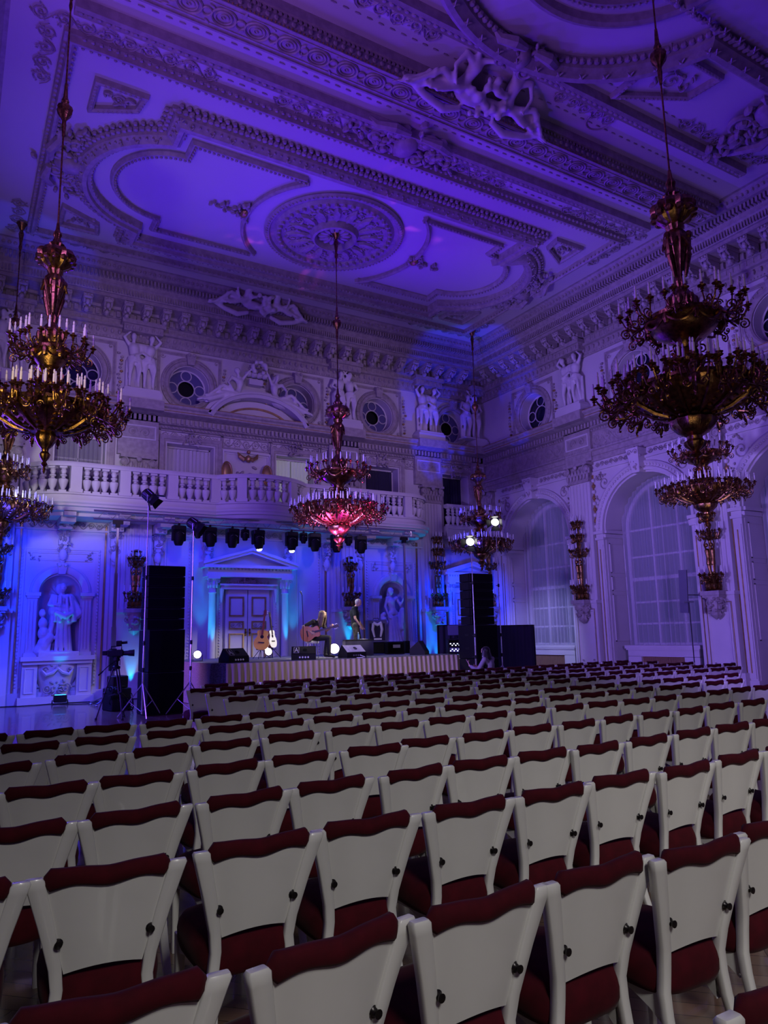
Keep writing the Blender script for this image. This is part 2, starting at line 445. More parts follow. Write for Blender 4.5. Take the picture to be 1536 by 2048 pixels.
# arched windows of the right wall: frame, panes, sheer curtains, heater box
for y in BAYS:
    w = window(); m = M(); m.T = FR; a = -y; D = -.93
    hw = 1.55
    m.mould([(a-hw, 1.15), (a+hw, 1.15)] + [(a+hw*cos(PI*i/24), 5.0+hw*sin(PI*i/24)) for i in range(25)], [(0, D), (0, D+.1), (.14, D+.1), (.14, D)], True)
    for dx in (-.5, .5): m.box(a+dx-.035, a+dx+.035, 1.2, 6.4, D, D+.07)
    for z in (1.9, 2.6, 3.35, 4.1, 5.0): m.box(a-hw, a+hw, z-.03, z+.03, D, D+.06)
    m.box(a-hw, a+hw, 3.3, 3.42, D, D+.09)
    m.build('window_frame', SCREENW, w)
    m = M(); m.T = FR; m.av([(p[0], p[1], D-.02) for p in outline(('arch', a, 1.62, 1.1, 5.0))], [tuple(range(27))]); m.build('pane', CLEARGL, w)
    m = M(); m.T = FR
    for s0, s1 in ((-1.62, .02), (-.02, 1.62)):
        n = 84; vs = []; J = 14
        for j in range(J+1):
            for i in range(n+1):
                da = s0+(s1-s0)*i/n; top = 5.0+math.sqrt(max(0, 1.64**2-da*da)); b = 1.22+(top-1.22)*j/J
                vs.append((a+da, b, -.74+.065*sin(i*.62+2*sin(i*.05))*(1-.4*j/J)))
        m.av(vs, [(j*(n+1)+i, j*(n+1)+i+1, (j+1)*(n+1)+i+1, (j+1)*(n+1)+i) for j in range(J) for i in range(n)])
    m.build('sheer_curtain', SHEER, w)
    m = M(); m.T = FR
    m.box(a-1.4, a+1.4, 1.12, 1.22, -.92, -.18); m.box(a-1.32, a+1.32, .87, 1.13, -.9, -.24); m.box(a-1.32, a-.8, 0, .88, -.9, -.24); m.box(a+.8, a+1.32, 0, .88, -.9, -.24); m.box(a-1.3, a+1.3, 0, .08, -.9, -.24)
    m.box(a-1.36, a+1.36, 1.07, 1.12, -.9, -.2)
    m.build('window_sill', PLASTER, w)
    m = M(); m.T = FR; m.box(a-.8, a+.8, .08, .87, -.5, -.36)
    for i in range(40): x = a-.79+i*.04; m.box(x, x+.02, .08, .87, -.36, -.3)
    m.build('heater_grille', WOODG, w)

# ---- rings of cornice around the whole room
def ring(prof):
    m = M(); vs = []
    for d, z in prof: vs += [(XL+d, YB+d, z), (XR-d, YB+d, z), (XR-d, YF-d, z), (XL+d, YF-d, z)]
    fs = []
    for i in range(len(prof)-1):
        for j in range(4): a = i*4+j; b = i*4+(j+1) % 4; fs.append((a, a+4, b+4, b))
    return m.av(vs, fs)
nt = [0]
def trim(m, mats=None, ang=35):
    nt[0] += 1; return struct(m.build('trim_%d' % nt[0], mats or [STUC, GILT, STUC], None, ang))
cov = [(1.14+.28*(1-cos(t)), 12.6+.3*sin(t)) for t in [PI/2*i/6 for i in range(7)]]
m = ring([(0, 11.28), (.08, 11.28), (.1, 11.36), (.1, 11.62), (.2, 11.64), (.2, 11.72), (.13, 11.74), (.13, 11.9), (.18, 11.92), (.18, 12.12), (.3, 12.16),
      (.32, 12.24), (.92, 12.26), (.92, 12.36), (1.0, 12.36), (1.08, 12.56), (1.14, 12.6)] + cov + [(1.42, 12.92), (1.46, 12.94), (1.62, 13.09), (1.7, 13.1)])
def both(fn, lo=4.0):
    m.T = FS; fn(XL+.2, XR, True); m.T = FR; fn(-YF, -lo, False)
def dent(step, wd, z0, z1, d0, d1):
    def f(a0, a1, st):
        n = int((a1-a0-.3)/step)
        for i in range(n):
            x = a0+.2+i*step
            if (st and x > XR-d1-.05) or (not st and x < -YF+d1+.05): continue
            m.box(x, x+wd, z0, z1, d0, d1)
    return f
both(dent(.21, .12, 11.93, 12.11, .17, .28)); both(dent(.085, .045, 12.38, 12.54, 1.0, 1.1)); both(dent(.21, .1, 11.74, 11.9, .12, .15))
both(dent(.11, .06, 12.72, 12.86, 1.15, 1.36))
def eggs(step, z, d, r, sq=1.0, k=None):
    def f(a0, a1, st):
        n = int((a1-a0)/step)
        for i in range(n):
            x = a0+.1+i*step
            if (st and x > XR-d) or (not st and x < -YF+d): continue
            m.ell((x, z, d), (r, r*sq, r), 6, 4, k)
    return f
both(eggs(.22, 11.49, .13, .055, 1.7)); both(eggs(.15, 13.0, 1.52, .06)); both(eggs(.1, 11.32, .09, .03))
trim(m)
# scrolled brackets under the cornice
br = M()
br.box(-.14, .14, -.1, 0, 0, .56); br.box(-.11, .11, -.2, -.08, 0, .46); br.box(-.1, .1, -.3, -.18, 0, .2)
for s in (-1, 1): br.tube([(s*.1, -.06, .5), (s*.1, -.16, .52), (s*.1, -.22, .42), (s*.1, -.18, .36)], .03, 5); br.ell((s*.07, -.25, .34), .05, 6, 4)
br.ell((0, -.2, .45), (.08, .1, .08), 8, 5); br.ell((0, -.33, .2), (.09, .09, .12), 8, 5); br.ell((0, -.1, .56), (.13, .05, .04), 8, 4)
for s in (-1, 0, 1): br.ell((s*.09, -.04, .57), .04, 5, 4)
m = M()
x = XL+.3
while x < XR-1.1: m.add(br, FS @ Matrix.Translation((x, 12.25, .3)) @ Matrix.Diagonal((1.0, 1.1, 1.05, 1))); x += .6
y = YF-1.25
while y > 3: m.add(br, FR @ Matrix.Translation((-y, 12.25, .3)) @ Matrix.Diagonal((1.0, 1.1, 1.05, 1))); y -= .6
trim(m, [mat('bracket_plaster', (.48, .43, .41), .5, noise=.15, nscale=6)])
m = ring([(0, 8.5), (.05, 8.52), (.05, 8.6), (.16, 8.64), (.16, 8.86), (.28, 8.9), (.42, 8.95), (.42, 9.08), (.5, 9.12), (.5, 9.22), (0, 9.27)])
both(dent(.15, .08, 8.66, 8.83, .15, .24)); both(eggs(.12, 8.56, .07, .045)); both(lambda a0, a1, st: m.box(a0, a1, 9.0, 9.02, .42, .435, 1)); both(lambda a0, a1, st: m.box(a0, a1, 9.2, 9.22, .5, .512, 1))
trim(m)
# frieze + architrave of the right wall
m = M(); m.T = FR
m.mould([(-YF, 7.46), (4, 7.46)], [(0, 0), (0, .08), (.18, .08), (.18, .12), (.34, .12), (.36, .18), (.42, .18), (.44, .04), (.5, .03), (1.05, .03)], False)
rinceau(m, -YF+.3, -4, 8.22, .5, .04, .016, 9)
for i in range(150): m.ell((-YF+.1+i*.13, 7.88, .16), (.05, .03, .04), 6, 4)
for i in range(19): pass
trim(m)
# stage wall relief panels between the upper windows
m = M(); m.T = FS
for a0, a1 in ((-1.2, 2.2), (4.0, 5.5), (7.5, 9.35), (11.15, 12.95), (14.75, 16.5), (18.0, 18.7)):
    m.mould([(a0, 8.08), (a1, 8.08), (a1, 8.5), (a0, 8.5)], [(0, 0), (0, .06), (.05, .06), (.06, .02)], True)
    rinceau(m, a0+.1, a1-.1, 8.29, .36, .03, .014, 8)
for c, h in UPW:
    P = [(c-h-.05, 5.85), (c+h+.05, 5.85), (c+h+.05, 8.1), (c-h-.05, 8.1)]
    m.mould(P, [(0, 0), (0, .04), (-.07, .07), (-.07, .1), (-.2, .1), (-.22, 0)], True)
    m.mould([(c-h-.32, 8.12), (c+h+.32, 8.12), (c+h+.32, 8.48), (c-h-.32, 8.48)], [(0, 0), (0, .06), (.04, .06), (.05, .01)], True)
    rinceau(m, c-h-.2, c+h+.2, 8.3, .3, .03, .014, 8); cluster(m, c, 8.25, .5, .45, 26, .13, .1)
trim(m)

# ---- attic storey: oculus frames
def oc_frame(m, a, b, r):
    n = 40; P = [(a+(r+.02)*cos(2*PI*i/n), b+(r+.02)*sin(2*PI*i/n)) for i in range(n)]
    m.mould(P, [(0, 0), (0, .06), (-.05, .1), (-.13, .1), (-.17, .05), (-.2, .05), (-.22, .08), (-.27, .06), (-.28, 0)], True)
    for i in range(36):
        t = 2*PI*i/36; m.ell((a+(r+.24)*cos(t), b+(r+.24)*sin(t), .07), .035, 5, 4)
    w = r+.42
    m.mould([(a-w, b-.82), (a+w, b-.82), (a+w, b+1.08), (a-w, b+1.08)], [(0, 0), (0, .05), (.05, .05), (.06, .02), (.1, .02), (.1, 0)], True)
    m.hexa([(a-.11, b+r+.02, 0), (a+.11, b+r+.02, 0), (a+.11, b+r+.02, .18), (a-.11, b+r+.02, .18), (a-.16, b+r+.36, 0), (a+.16, b+r+.36, 0), (a+.16, b+r+.36, .24), (a-.16, b+r+.36, .24)])
    for s in (-.08, .08): m.ell((a+s, b+r+.34, .22), .07, 6, 4)
    cluster(m, a, b-r-.32, .4, .4, 16, .12, .16)
    for s in (-1, 1):
        for i in range(12): m.ell((a+s*(w+.12)+R.uniform(-.06, .06), b-.6+i*.12, .06), (.06, .05, .05), 5, 4, 1 if i % 3 == 0 else 0)
        for q in (-1, 1): spiral(m, a+s*(w-.17), b+(.9 if q > 0 else -.68), .09, 1.2, 0, s, .014, .03)
m = M(); m.T = FS
for c in OCS: oc_frame(m, c, 10.1, .66)
m.T = FR
for y, r in OCR: oc_frame(m, -y, 10.05, .72)
trim(m)
# ---- blocks (ressauts) that carry and cap the figure pairs
ATS = [(4.78, 'FS'), (12.15, 'FS'), (15.9, 'FS'), (18.45, 'FS'), (.95, 'FS')]
ATR = [17.85, 12.9, 7.9]
m = M()
for F, cs in ((FS, [a for a, _ in ATS]), (FR, [-y for y in ATR])):
    m.T = F
    for c in cs:
        w = .62 if c < 18 else .33
        c0 = c if c < 18 else 18.4
        m.box(c0-w, c0+w, 9.25, 9.5, 0, .52); m.box(c0-w+.06, c0+w-.06, 9.5, 9.58, 0, .5); m.k = 2; m.box(c0-w, c0+w, 11.5, 11.72, 0, .42); m.box(c0-w-.06, c0+w+.06, 11.72, 11.86, 0, .5)
        for i in range(int(2*w/.2)): m.ell((c0-w+.1+i*.2, 11.6, .43), (.05, .09, .05), 6, 4)
        m.box(c0-w-.05, c0+w+.05, 8.92, 9.24, .3, .62); m.box(c0-w, c0+w, 7.5, 8.9, 0, .16); m.k = 0
        m.mould([(c0-w+.08, 8.02), (c0+w-.08, 8.02), (c0+w-.08, 8.48), (c0-w+.08, 8.48)], [(0, .16), (0, .19), (.04, .19), (.05, .16)], True)
        spiral(m, c0-.2, 8.25, .16, 1.5, 0, 1, .018, .18); spiral(m, c0+.2, 8.25, .16, 1.5, PI, -1, .018, .18)
trim(m, [PLASTER, GILT, STUC])

# ---- pilasters with composite capitals
def capital(m, a, b, w, c):
    m.k = 2
    # b = top
    m.box(a-w-.1, a+w+.1, b-.09, b, 0, c+.16); m.box(a-w, a+w, b-.62, b-.1, 0, c+.02)
    for s in (-1, 1):
        volute(m, a+s*(w-.02), b-.22, .14, s, c+.12); m.ell((a+s*(w-.02), b-.22, c+.08), (.13, .13, .06), 10, 5)
    for i in range(7):
        x = a-w+2*w*i/6
        for bb, hh in ((b-.55, .3), (b-.4, .26)):
            m.ell((x+(.08 if bb > b-.5 else 0), bb+.1, c+.05), (.06, hh/2, .05), 6, 5)
    m.ell((a, b-.12, c+.14), (.09, .1, .07), 8, 5); m.box(a-w-.02, a+w+.02, b-.68, b-.62, 0, c+.05); m.k = 0
def pilaster(m, a, w, b0, b1, c=.14, fl=True):
    m.box(a-w-.06, a+w+.06, b0, b0+.3, 0, c+.08); m.box(a-w-.03, a+w+.03, b0+.3, b0+.42, 0, c+.05)
    m.box(a-w, a+w, b0+.42, b1-.62, 0, c-.03)
    if fl:
        n = 6; st = 2*w/n
        for i in range(n+1): x = a-w+i*st; m.box(x-st*.22, x+st*.22, b0+.5, b1-.72, 0, c)
    capital(m, a, b1, w, c)
m = M(); m.T = FR
for y in (22.95, 17.85, 12.85, 7.85, 2.85):
    w = .46 if y < 22 else .3
    pilaster(m, -y, w, 0, 7.46, .2); 
    if y < 22:
        m.box(-y-.62, -y+.62, 0, .5, 0, .3); m.box(-y-.5, -y+.5, .5, 2.62, 0, .26)
        m.mould([(-y-.36, .62), (-y+.36, .62), (-y+.36, 2.4), (-y-.36, 2.4)], [(0, .26), (0, .29), (.03, .3), (.06, .27), (.07, .26)], True, 0)
        m.mould([(-y-.4, .58), (-y+.4, .58), (-y+.4, 2.44), (-y-.4, 2.44)], [(0, .262), (0, .275), (.02, .275), (.02, .262)], True, 1)
        for s in (-1, 1): spiral(m, -y+s*.24, .74, .05, 1.2, 0, s, .01, .28)
        m.box(-y-.56, -y+.56, 2.62, 2.72, 0, .34)
trim(m, [PLASTER, GILT, STUC])
# piers beside the pilasters: sunk panels, gilt beads, imposts and archivolts
m = M(); m.T = FR
for y in BAYS:
    a = -y
    for s in (-1, 1):
        x0 = a+s*1.70; x1 = a+s*1.98
        lo, hi = min(x0, x1), max(x0, x1)
        m.box(lo, hi, 0, 4.72, 0, .1); m.box(lo+.03, hi-.03, .35, 4.55, .1, .13)
        m.box(lo-.04, hi+.04, 4.72, 4.8, 0, .16); m.box(lo-.02, hi+.02, 4.8, 4.92, 0, .12); m.box(lo-.07, hi+.07, 4.92, 5.02, 0, .2)
        m.box(lo-.05, hi+.05, 0, .3, 0, .15)
        g = a+s*2.06; m.box(g-.025, g+.025, .3, 7.0, 0, .05, 1); g = a+s*1.84; m.box(g-.015, g+.015, .5, 4.4, .13, .145, 1)
        # soffit panels inside the reveal
        for z0, z1 in ((1.35, 2.9), (3.0, 3.5), (3.6, 4.6)):
            X = a+s*1.68
            for (c0, c1, zz0, zz1) in ((-.85, -.82, z0, z1), (-.15, -.12, z0, z1), (-.85, -.12, z0, z0+.03), (-.85, -.12, z1-.03, z1)):
                m.box(min(X, X-s*.03), max(X, X-s*.03), zz0, zz1, c0, c1)
        m.box(min(a+s*1.60, a+s*1.69), max(a+s*1.60, a+s*1.69), 4.78, 4.9, -.9, .1); m.box(min(a+s*1.56, a+s*1.69), max(a+s*1.56, a+s*1.69), 4.92, 5.02, -.9, .1)
        spiral(m, a+s*1.55, 6.65, .26, 1.4, 0, s, .02, .03); cluster(m, a+s*1.75, 6.9, .45, .35, 10, .12, .03); cluster(m, a+s*1.82, 6.1, .16, .6, 8, .1, .03)
        m.box(min(a+s*2.0, a+s*.1), max(a+s*2.0, a+s*.1), 7.12, 7.2, 0, .07); rinceau(m, min(a+s*.3, a+s*1.9), max(a+s*.3, a+s*1.9), 7.32, .2, .03, .012, 5)
        for i in range(9): m.ell((a+s*2.02, 5.2+i*.2, .06), (.07, .08, .06), 6, 4, 1 if i % 2 else 0)
    P = [(a+1.72*cos(PI*i/32), 5.02+1.72*sin(PI*i/32)) for i in range(33)]
    m.mould(P, [(0, -.02), (0, .1), (-.1, .12), (-.12, .07), (-.22, .07), (-.26, .12), (-.3, .1), (-.31, 0)], False)
    for i in range(49): t = PI*i/48; m.ell((a+1.89*cos(t), 5.02+1.89*sin(t), .09), (.05, .05, .04), 5, 4)
    m.hexa([(a-.14, 6.66, -.1), (a+.14, 6.66, -.1), (a+.14, 6.66, .28), (a-.14, 6.66, .28), (a-.24, 7.44, 0), (a+.24, 7.44, 0), (a+.24, 7.44, .42), (a-.24, 7.44, .42)])
    cluster(m, a, 7.1, .4, .6, 18, .13, .3); spiral(m, a-.12, 7.3, .1, 1.3, 0, 1, .02, .4); spiral(m, a+.12, 7.3, .1, 1.3, PI, -1, .02, .4)
trim(m, [PLASTER, GILT, STUC])
# baseboards
m = M()
m.box(XL, XR, YF-.09, YF, 0, .32); o = m.build('baseboard_front', PLASTER); struct(o)
m = M(); m.T = FR
xs = [-YF] + [v for y in BAYS for v in (-y-1.68, -y+1.68)] + [-YB]
for i in range(0, len(xs), 2):
    if xs[i+1] > xs[i]: m.box(xs[i], xs[i+1], 0, .28, 0, .07)
struct(m.build('baseboard_right', PLASTER))
m = M(); m.box(XL, XL+.06, YB, YF-.1, 0, .3); struct(m.build('baseboard_left', PLASTER))

# ---- lower order of the stage wall
m = M(); m.T = FS
for a, w in ((1.05, .36), (4.8, .46), (12.2, .46), (16.0, .42), (-.9, .3)):
    top = 7.46
    pilaster(m, a, w, 0, top, .16)
    m.box(a-w-.06, a+w+.06, 0, 2.55, 0, .2); m.box(a-w-.1, a+w+.1, 2.55, 2.66, 0, .3)
for a in (.45, 1.62, 3.95, 5.55, 11.4, 12.95, 15.3, 16.6): m.box(a-.02, a+.02, .3, 5.2, 0, .05, 1); m.box(a+.05, a+.15, .3, 5.2, 0, .04)
for c in (2.75, 14.15):     # beaded panel frame, niche aedicule and pedestal
    P = [(c-1.08, .45), (c+1.05, .45), (c+1.05, 4.45), (c-1.08, 4.45)]
    m.mould(P, [(0, 0), (0, .04), (.04, .05), (.04, .02), (.1, .02)], True)
    for i in range(40):
        for s in (-1.06, 1.03): m.ell((c+s, .5+i*.1, .05), (.035, .04, .03), 5, 4)
    m.mould([(c-.85, 4.08), (c+.85, 4.08), (c+.85, 4.34), (c-.85, 4.34)], [(0, 0), (0, .03), (.04, .03), (.05, 0)], True)
    for s in (-1, 1):
        cluster(m, c+s*.75, 4.2, .25, .2, 8, .09, .03); x = c+s*.73
        m.box(x-.13, x+.13, 1.32, 3.0, 0, .1)
        for q in (-.09, 0, .09): m.box(x+q-.02, x+q+.02, 1.5, 2.9, .1, .13)
        m.box(x-.17, x+.17, 1.32, 1.42, 0, .16); m.box(x-.16, x+.16, 2.98, 3.04, 0, .15); m.box(x-.2, x+.2, 3.04, 3.14, 0, .2)
    P = [(c+.58*cos(PI*i/24), 3.14+.58*sin(PI*i/24)) for i in range(25)]
    m.mould(P, [(0, 0), (0, .1), (-.06, .14), (-.18, .14), (-.22, .08), (-.24, .08), (-.25, 0)], False)
    m.hexa([(c-.09, 3.68, 0), (c+.09, 3.68, 0), (c+.09, 3.68, .2), (c-.09, 3.68, .2), (c-.14, 4.0, 0), (c+.14, 4.0, 0), (c+.14, 4.0, .26), (c-.14, 4.0, .26)])
    for s in (-1, 1): m.ell((c+s*.08, 3.94, .24), .06, 6, 4)
    # pedestal
    m.box(c-.98, c+.98, 1.2, 1.32, 0, .42); m.box(c-.92, c+.92, 1.1, 1.2, 0, .36)
    for s in (-1, 1): m.box(c+s*.72-.2, c+s*.72+.2, .2, 1.1, 0, .28); m.mould([(c+s*.72-.13, .3), (c+s*.72+.13, .3), (c+s*.72+.13, 1.0), (c+s*.72-.13, 1.0)], [(0, .28), (0, .3), (.02, .3), (.03, .28)], True)
    m.box(c-1.0, c+1.0, 0, .2, 0, .34)
    vs = [(c+x*(1-.25*cos(b*PI)), .2+.9*b, .05+.3*math.sqrt(max(0, 1-(x/.5)**2))*(.75+.25*b)) for b in [i/8 for i in range(9)] for x in [-.5+.1*i for i in range(11)]]
    m.av(vs, [(j*11+i, j*11+i+1, (j+1)*11+i+1, (j+1)*11+i) for j in range(8) for i in range(10)])
    for s in (-1, 1):
        m.tube([(c+s*.42, .95, .3), (c+s*.3, .8, .34), (c+s*.12, .86, .36), (c, .98, .36)], [.03, .05, .05, .03], 6)
        spiral(m, c+s*.25, .42, .14, 1.5, 0, s, .02, .3); spiral(m, c+s*.33, .95, .09, 1.3, 0, -s, .02, .32)
    cluster(m, c, .4, .5, .35, 16, .12, .3); cluster(m, c, 1.0, .3, .15, 6, .1, .34)
trim(m, [PLASTER, GILT, STUC])
# panels of plain wall between
m = M(); m.T = FS
for a0, a1, b0, b1 in ((5.75, 6.65, .5, 4.9), (10.3, 11.25, .5, 4.9), (16.7, 16.95, .5, 4.6), (-.35, .35, .4, 4.9)):
    m.mould([(a0, b0), (a1, b0), (a1, b1), (a0, b1)], [(0, 0), (0, .03), (.04, .04), (.05, .01)], True)
    for i in range(int((b1-b0)/.1)): m.ell((a1-.1, b0+.1+i*.1, .015), (.03, .035, .025), 5, 4)
# relief band below the balcony
m.box(XL, XR, 4.98, 5.04, 0, .08); rinceau(m, 1.8, 15.3, 5.16, .24, .03, .012, 5)
trim(m, [PLASTER, GILT, STUC])

# ---- pedimented doors
def door(n, c, hw, H, sc):
    e = bpy.data.objects.new('door_%d' % n, None); COL.objects.link(e); e['kind'] = 'structure'
    m = M(); m.T = FS
    co = hw+.5*sc
    for s in (-1, 1):
        x = c+s*co
        m.box(x-.2*sc, x+.2*sc, 0, .35, 0, .4);
        col = M(); col.lathe([(.15*sc, .35), (.17*sc, .42), (.13*sc, .5), (.128*sc, 1.3), (.105*sc, H-.28), (.13*sc, H-.24), (.11*sc, H-.2), (.12*sc, H-.02), (.19*sc, H+.2)], 16, (0, 0, 0))
        m.add(col, Matrix.Translation((x, 0, .24)) @ Matrix.Rotation(-PI/2, 4, 'X'))
        for i in range(8):
            t = 2*PI*i/8; m.ell((x+.14*sc*cos(t), H+.02, .24+.14*sc*sin(t)), (.05, .13, .05), 6, 5)
        for q in (-1, 1): volute(m, x+q*.14*sc, H+.14, .08, q, .42)
        m.box(x-.2*sc, x+.2*sc, H+.2, H+.27, 0, .45)
        y = c+s*(hw+.22*sc); m.box(y-.1*sc, y+.1*sc, 0, H, 0, .14)
        for i in range(int((H-.9)/.09)): m.ell((y, .4+i*.09, .15), (.03, .03, .025), 5, 4)
        m.tube([(c+s*(hw+.18), H-.55, .2), (c+s*(hw+.18), H-.1, .22)], [.03, .08], 6)
    w = co+.25*sc
    m.box(c-hw-.2, c+hw+.2, H-.12, H, 0, .2); m.box(c-hw-.25, c+hw+.25, H, H+.06, 0, .26)
    m.box(c-w, c+w, H+.27, H+.36, 0, .42); m.box(c-w+.05, c+w-.05, H+.36, H+.56, 0, .38); m.box(c-w-.1, c+w+.1, H+.56, H+.66, 0, .52)
    for i in range(int(2*w/.12)): m.box(c-w+i*.12, c-w+i*.12+.06, H+.5, H+.56, .38, .44)
    # raking pediment
    ph = .48*sc; z0 = H+.66
    for s in (-1, 1):
        for d0, d1, cc in ((0, .09, .56), (-.09, 0, .48)):
            m.hexa([(c+s*(w+.14), z0+d0, 0), (c, z0+ph+d0, 0), (c, z0+ph+d0, cc), (c+s*(w+.14), z0+d0, cc),
                    (c+s*(w+.14), z0+d1, 0), (c, z0+ph+d1, 0), (c, z0+ph+d1, cc), (c+s*(w+.14), z0+d1, cc)])
    m.prism([(c-w, z0), (c+w, z0), (c, z0+ph)], 0, .12)
    cluster(m, c, H+.17, .7*sc, .1, 16, .09, .1); rinceau(m, c-hw, c+hw, H+.13, .12, .1, .01, 4)
    m.build('door_surround', [PLASTER, GILT, STUC], e)
    for s in (-1, 1):
        m = M(); m.T = FS
        x0, x1 = (c-hw, c-.015) if s < 0 else (c+.015, c+hw)
        m.box(x0, x1, 0, H-.12, 0, .08); lw = x1-x0
        for b0, b1, k in ((H-1.0, H-.35, 1), (H-1.42, H-1.15, 1), (1.0, H-1.55, 1), (.2, .85, 1)):
            m.mould([(x0+lw*.16, b0), (x1-lw*.16, b0), (x1-lw*.16, b1), (x0+lw*.16, b1)], [(0, .08), (0, .11), (.035, .115), (.05, .085), (.05, .08)], True, 1)
        m.T = FS; rinceau(m, x0+lw*.22, x1-lw*.22, H-1.285, .18, .09, .012, 4)
        d = m.build('door_leaf', [PLASTER, GILT, STUC], e)
        m = M(); m.T = FS; hx = c+s*.07
        m.ell((hx, 1.9 if n == 1 else 1.1, .13), .035, 8, 6); m.box(hx-.03, hx+.03, (1.9 if n == 1 else 1.1)-.12, (1.9 if n == 1 else 1.1)+.12, .08, .095); m.build('door_handle', GOLD, d)
door(1, 8.5, .76, 3.42, 1.0)
door(2, 17.65, .62, 3.4, .75)

# ---- centre of the upper wall: arched pediment, niche with eagle, medallions
m = M(); m.T = FS
P = [(8.75+1.75*cos(t), 8.62+1.25*sin(t)) for t in [PI*(.1+.8*i/28) for i in range(29)]]
m.mould(P, [(0, 0), (0, .5), (-.1, .56), (-.14, .5), (-.2, .5), (-.22, .3), (-.34, .28), (-.34, 0)][::-1], False)
m.mould([(8.75+1.35*cos(t), 8.75+.85*sin(t)) for t in [PI*(.08+.84*i/24) for i in range(25)]], [(0, 0), (0, .2), (.06, .2), (.07, 0)], False, 1)
m.prism([(8.75+1.7*cos(t), 8.62+1.2*sin(t)) for t in [PI*(.08+.84*i/24) for i in range(25)]], 0, .14)
m.mould([(7.55, 6.1), (9.3, 6.1), (9.3, 8.02), (7.55, 8.02)], [(0, 0), (0, .1), (.06, .1), (.08, .04), (.12, .04), (.12, 0)], True)
cluster(m, 8.42, 7.1, .9, 1.0, 14, .2, .02)
for s in (-1, 1):
    m.k = 1; m.ell((8.42+s*.72, 7.25, .12), (.15, .3, .06), 14, 6); m.tube([(8.42+s*.72+.17*cos(2*PI*i/20), 7.25+.34*sin(2*PI*i/20), .12) for i in range(20)], .03, 5, True)
    m.tube([(8.42, 7.78, .2), (8.42+s*.16, 7.72, .22), (8.42+s*.3, 7.82, .2), (8.42+s*.36, 7.95, .16)], [.05, .08, .07, .02], 6)
m.ell((8.42, 7.75, .22), (.1, .14, .1), 8, 6); m.ell((8.42, 7.98, .24), .07, 8, 6); m.k = 0
for x in (8.35, 8.55, 8.75, 8.95): m.ell((x, 10.75, .32), (.14, .12, .14), 7, 5)
cluster(m, 8.65, 10.9, .55, .35, 22, .13, .35); m.box(8.4, 8.9, 10.4, 10.6, 0, .3)
trim(m, [PLASTER, GILT, STUC])
# ================================================================ ceiling mouldings (a = X, b = -Y, c down)
def arcp(cx, cy, r, t0, t1, n=16): return [(cx+r*cos(math.radians(t0+(t1-t0)*i/n)), -(cy+r*sin(math.radians(t0+(t1-t0)*i/n)))) for i in range(n+1)]
BIG = [(0, 0), (0, .1), (-.05, .12), (-.08, .2), (-.2, .28), (-.24, .32), (-.34, .33), (-.36, .24), (-.44, .22), (-.46, 0)]
def frame_path(x0, x1, y0, y1, lobe, step):
    # clockwise seen in (a, b): rectangle with bulging ends
    h = (y1-y0)/2-step; cy = (y0+y1)/2; Rr = (h*h+lobe*lobe)/(2*lobe); t = math.degrees(math.asin(h/Rr))
    P = [(x0, -y0), (x1, -y0), (x1, -(y0+step))]
    P += arcp(x1+lobe-Rr, cy, Rr, -t, t)[0:] + [(x1, -y1), (x0, -y1)]
    P += arcp(x0-lobe+Rr, cy, Rr, 180-t, 180+t)
    return P
def small(w, h): return [(0, 0), (0, h*.7), (w*.3, h), (w*.6, h), (w, h*.4), (w, 0)]
m = M(); m.T = FC
FP = frame_path(3.4, 14.2, 14.2, 20.2, 1.6, .75)
m.mould(FP, [(-o, h) for o, h in [(-o, h) for o, h in BIG]][::-1])
def walk(P, step):
    out = []; n = len(P); acc = 0
    for i in range(n):
        a = Vector(P[i]); b = Vector(P[(i+1) % n]); L = (b-a).length
        if L < 1e-6: continue
        d = (b-a)/L; s = step-acc
        while s <= L: q = a+d*s; out.append((q.x, q.y, d.x, d.y)); s += step
        acc = (acc+L) % step
    return out
def row(P, off, step, r, c, k=None, sq=1.0):
    for x, y, dx, dy in walk(P, step): m.ell((x-dy*off, y+dx*off, c), (r, r, r*sq), 6, 4, k)
def stars(P, off, step, r, c):
    for x, y, dx, dy in walk(P, step):
        X, Y = x-dy*off, y+dx*off
        for t in range(2):
            an = math.atan2(dy, dx)+PI/4+t*PI/2; m.tube([(X-r*cos(an), Y-r*sin(an), c), (X, Y, c+.02), (X+r*cos(an), Y+r*sin(an), c)], [.012, .03, .012], 4)
row(FP, .0, .14, .075, .1); row(FP, .09, .17, .06, .05); row(FP, -.13, .16, .03, .26)
stars(FP, -.2, .46, .07, .3); row(FP, -.44, .12, .04, .2)
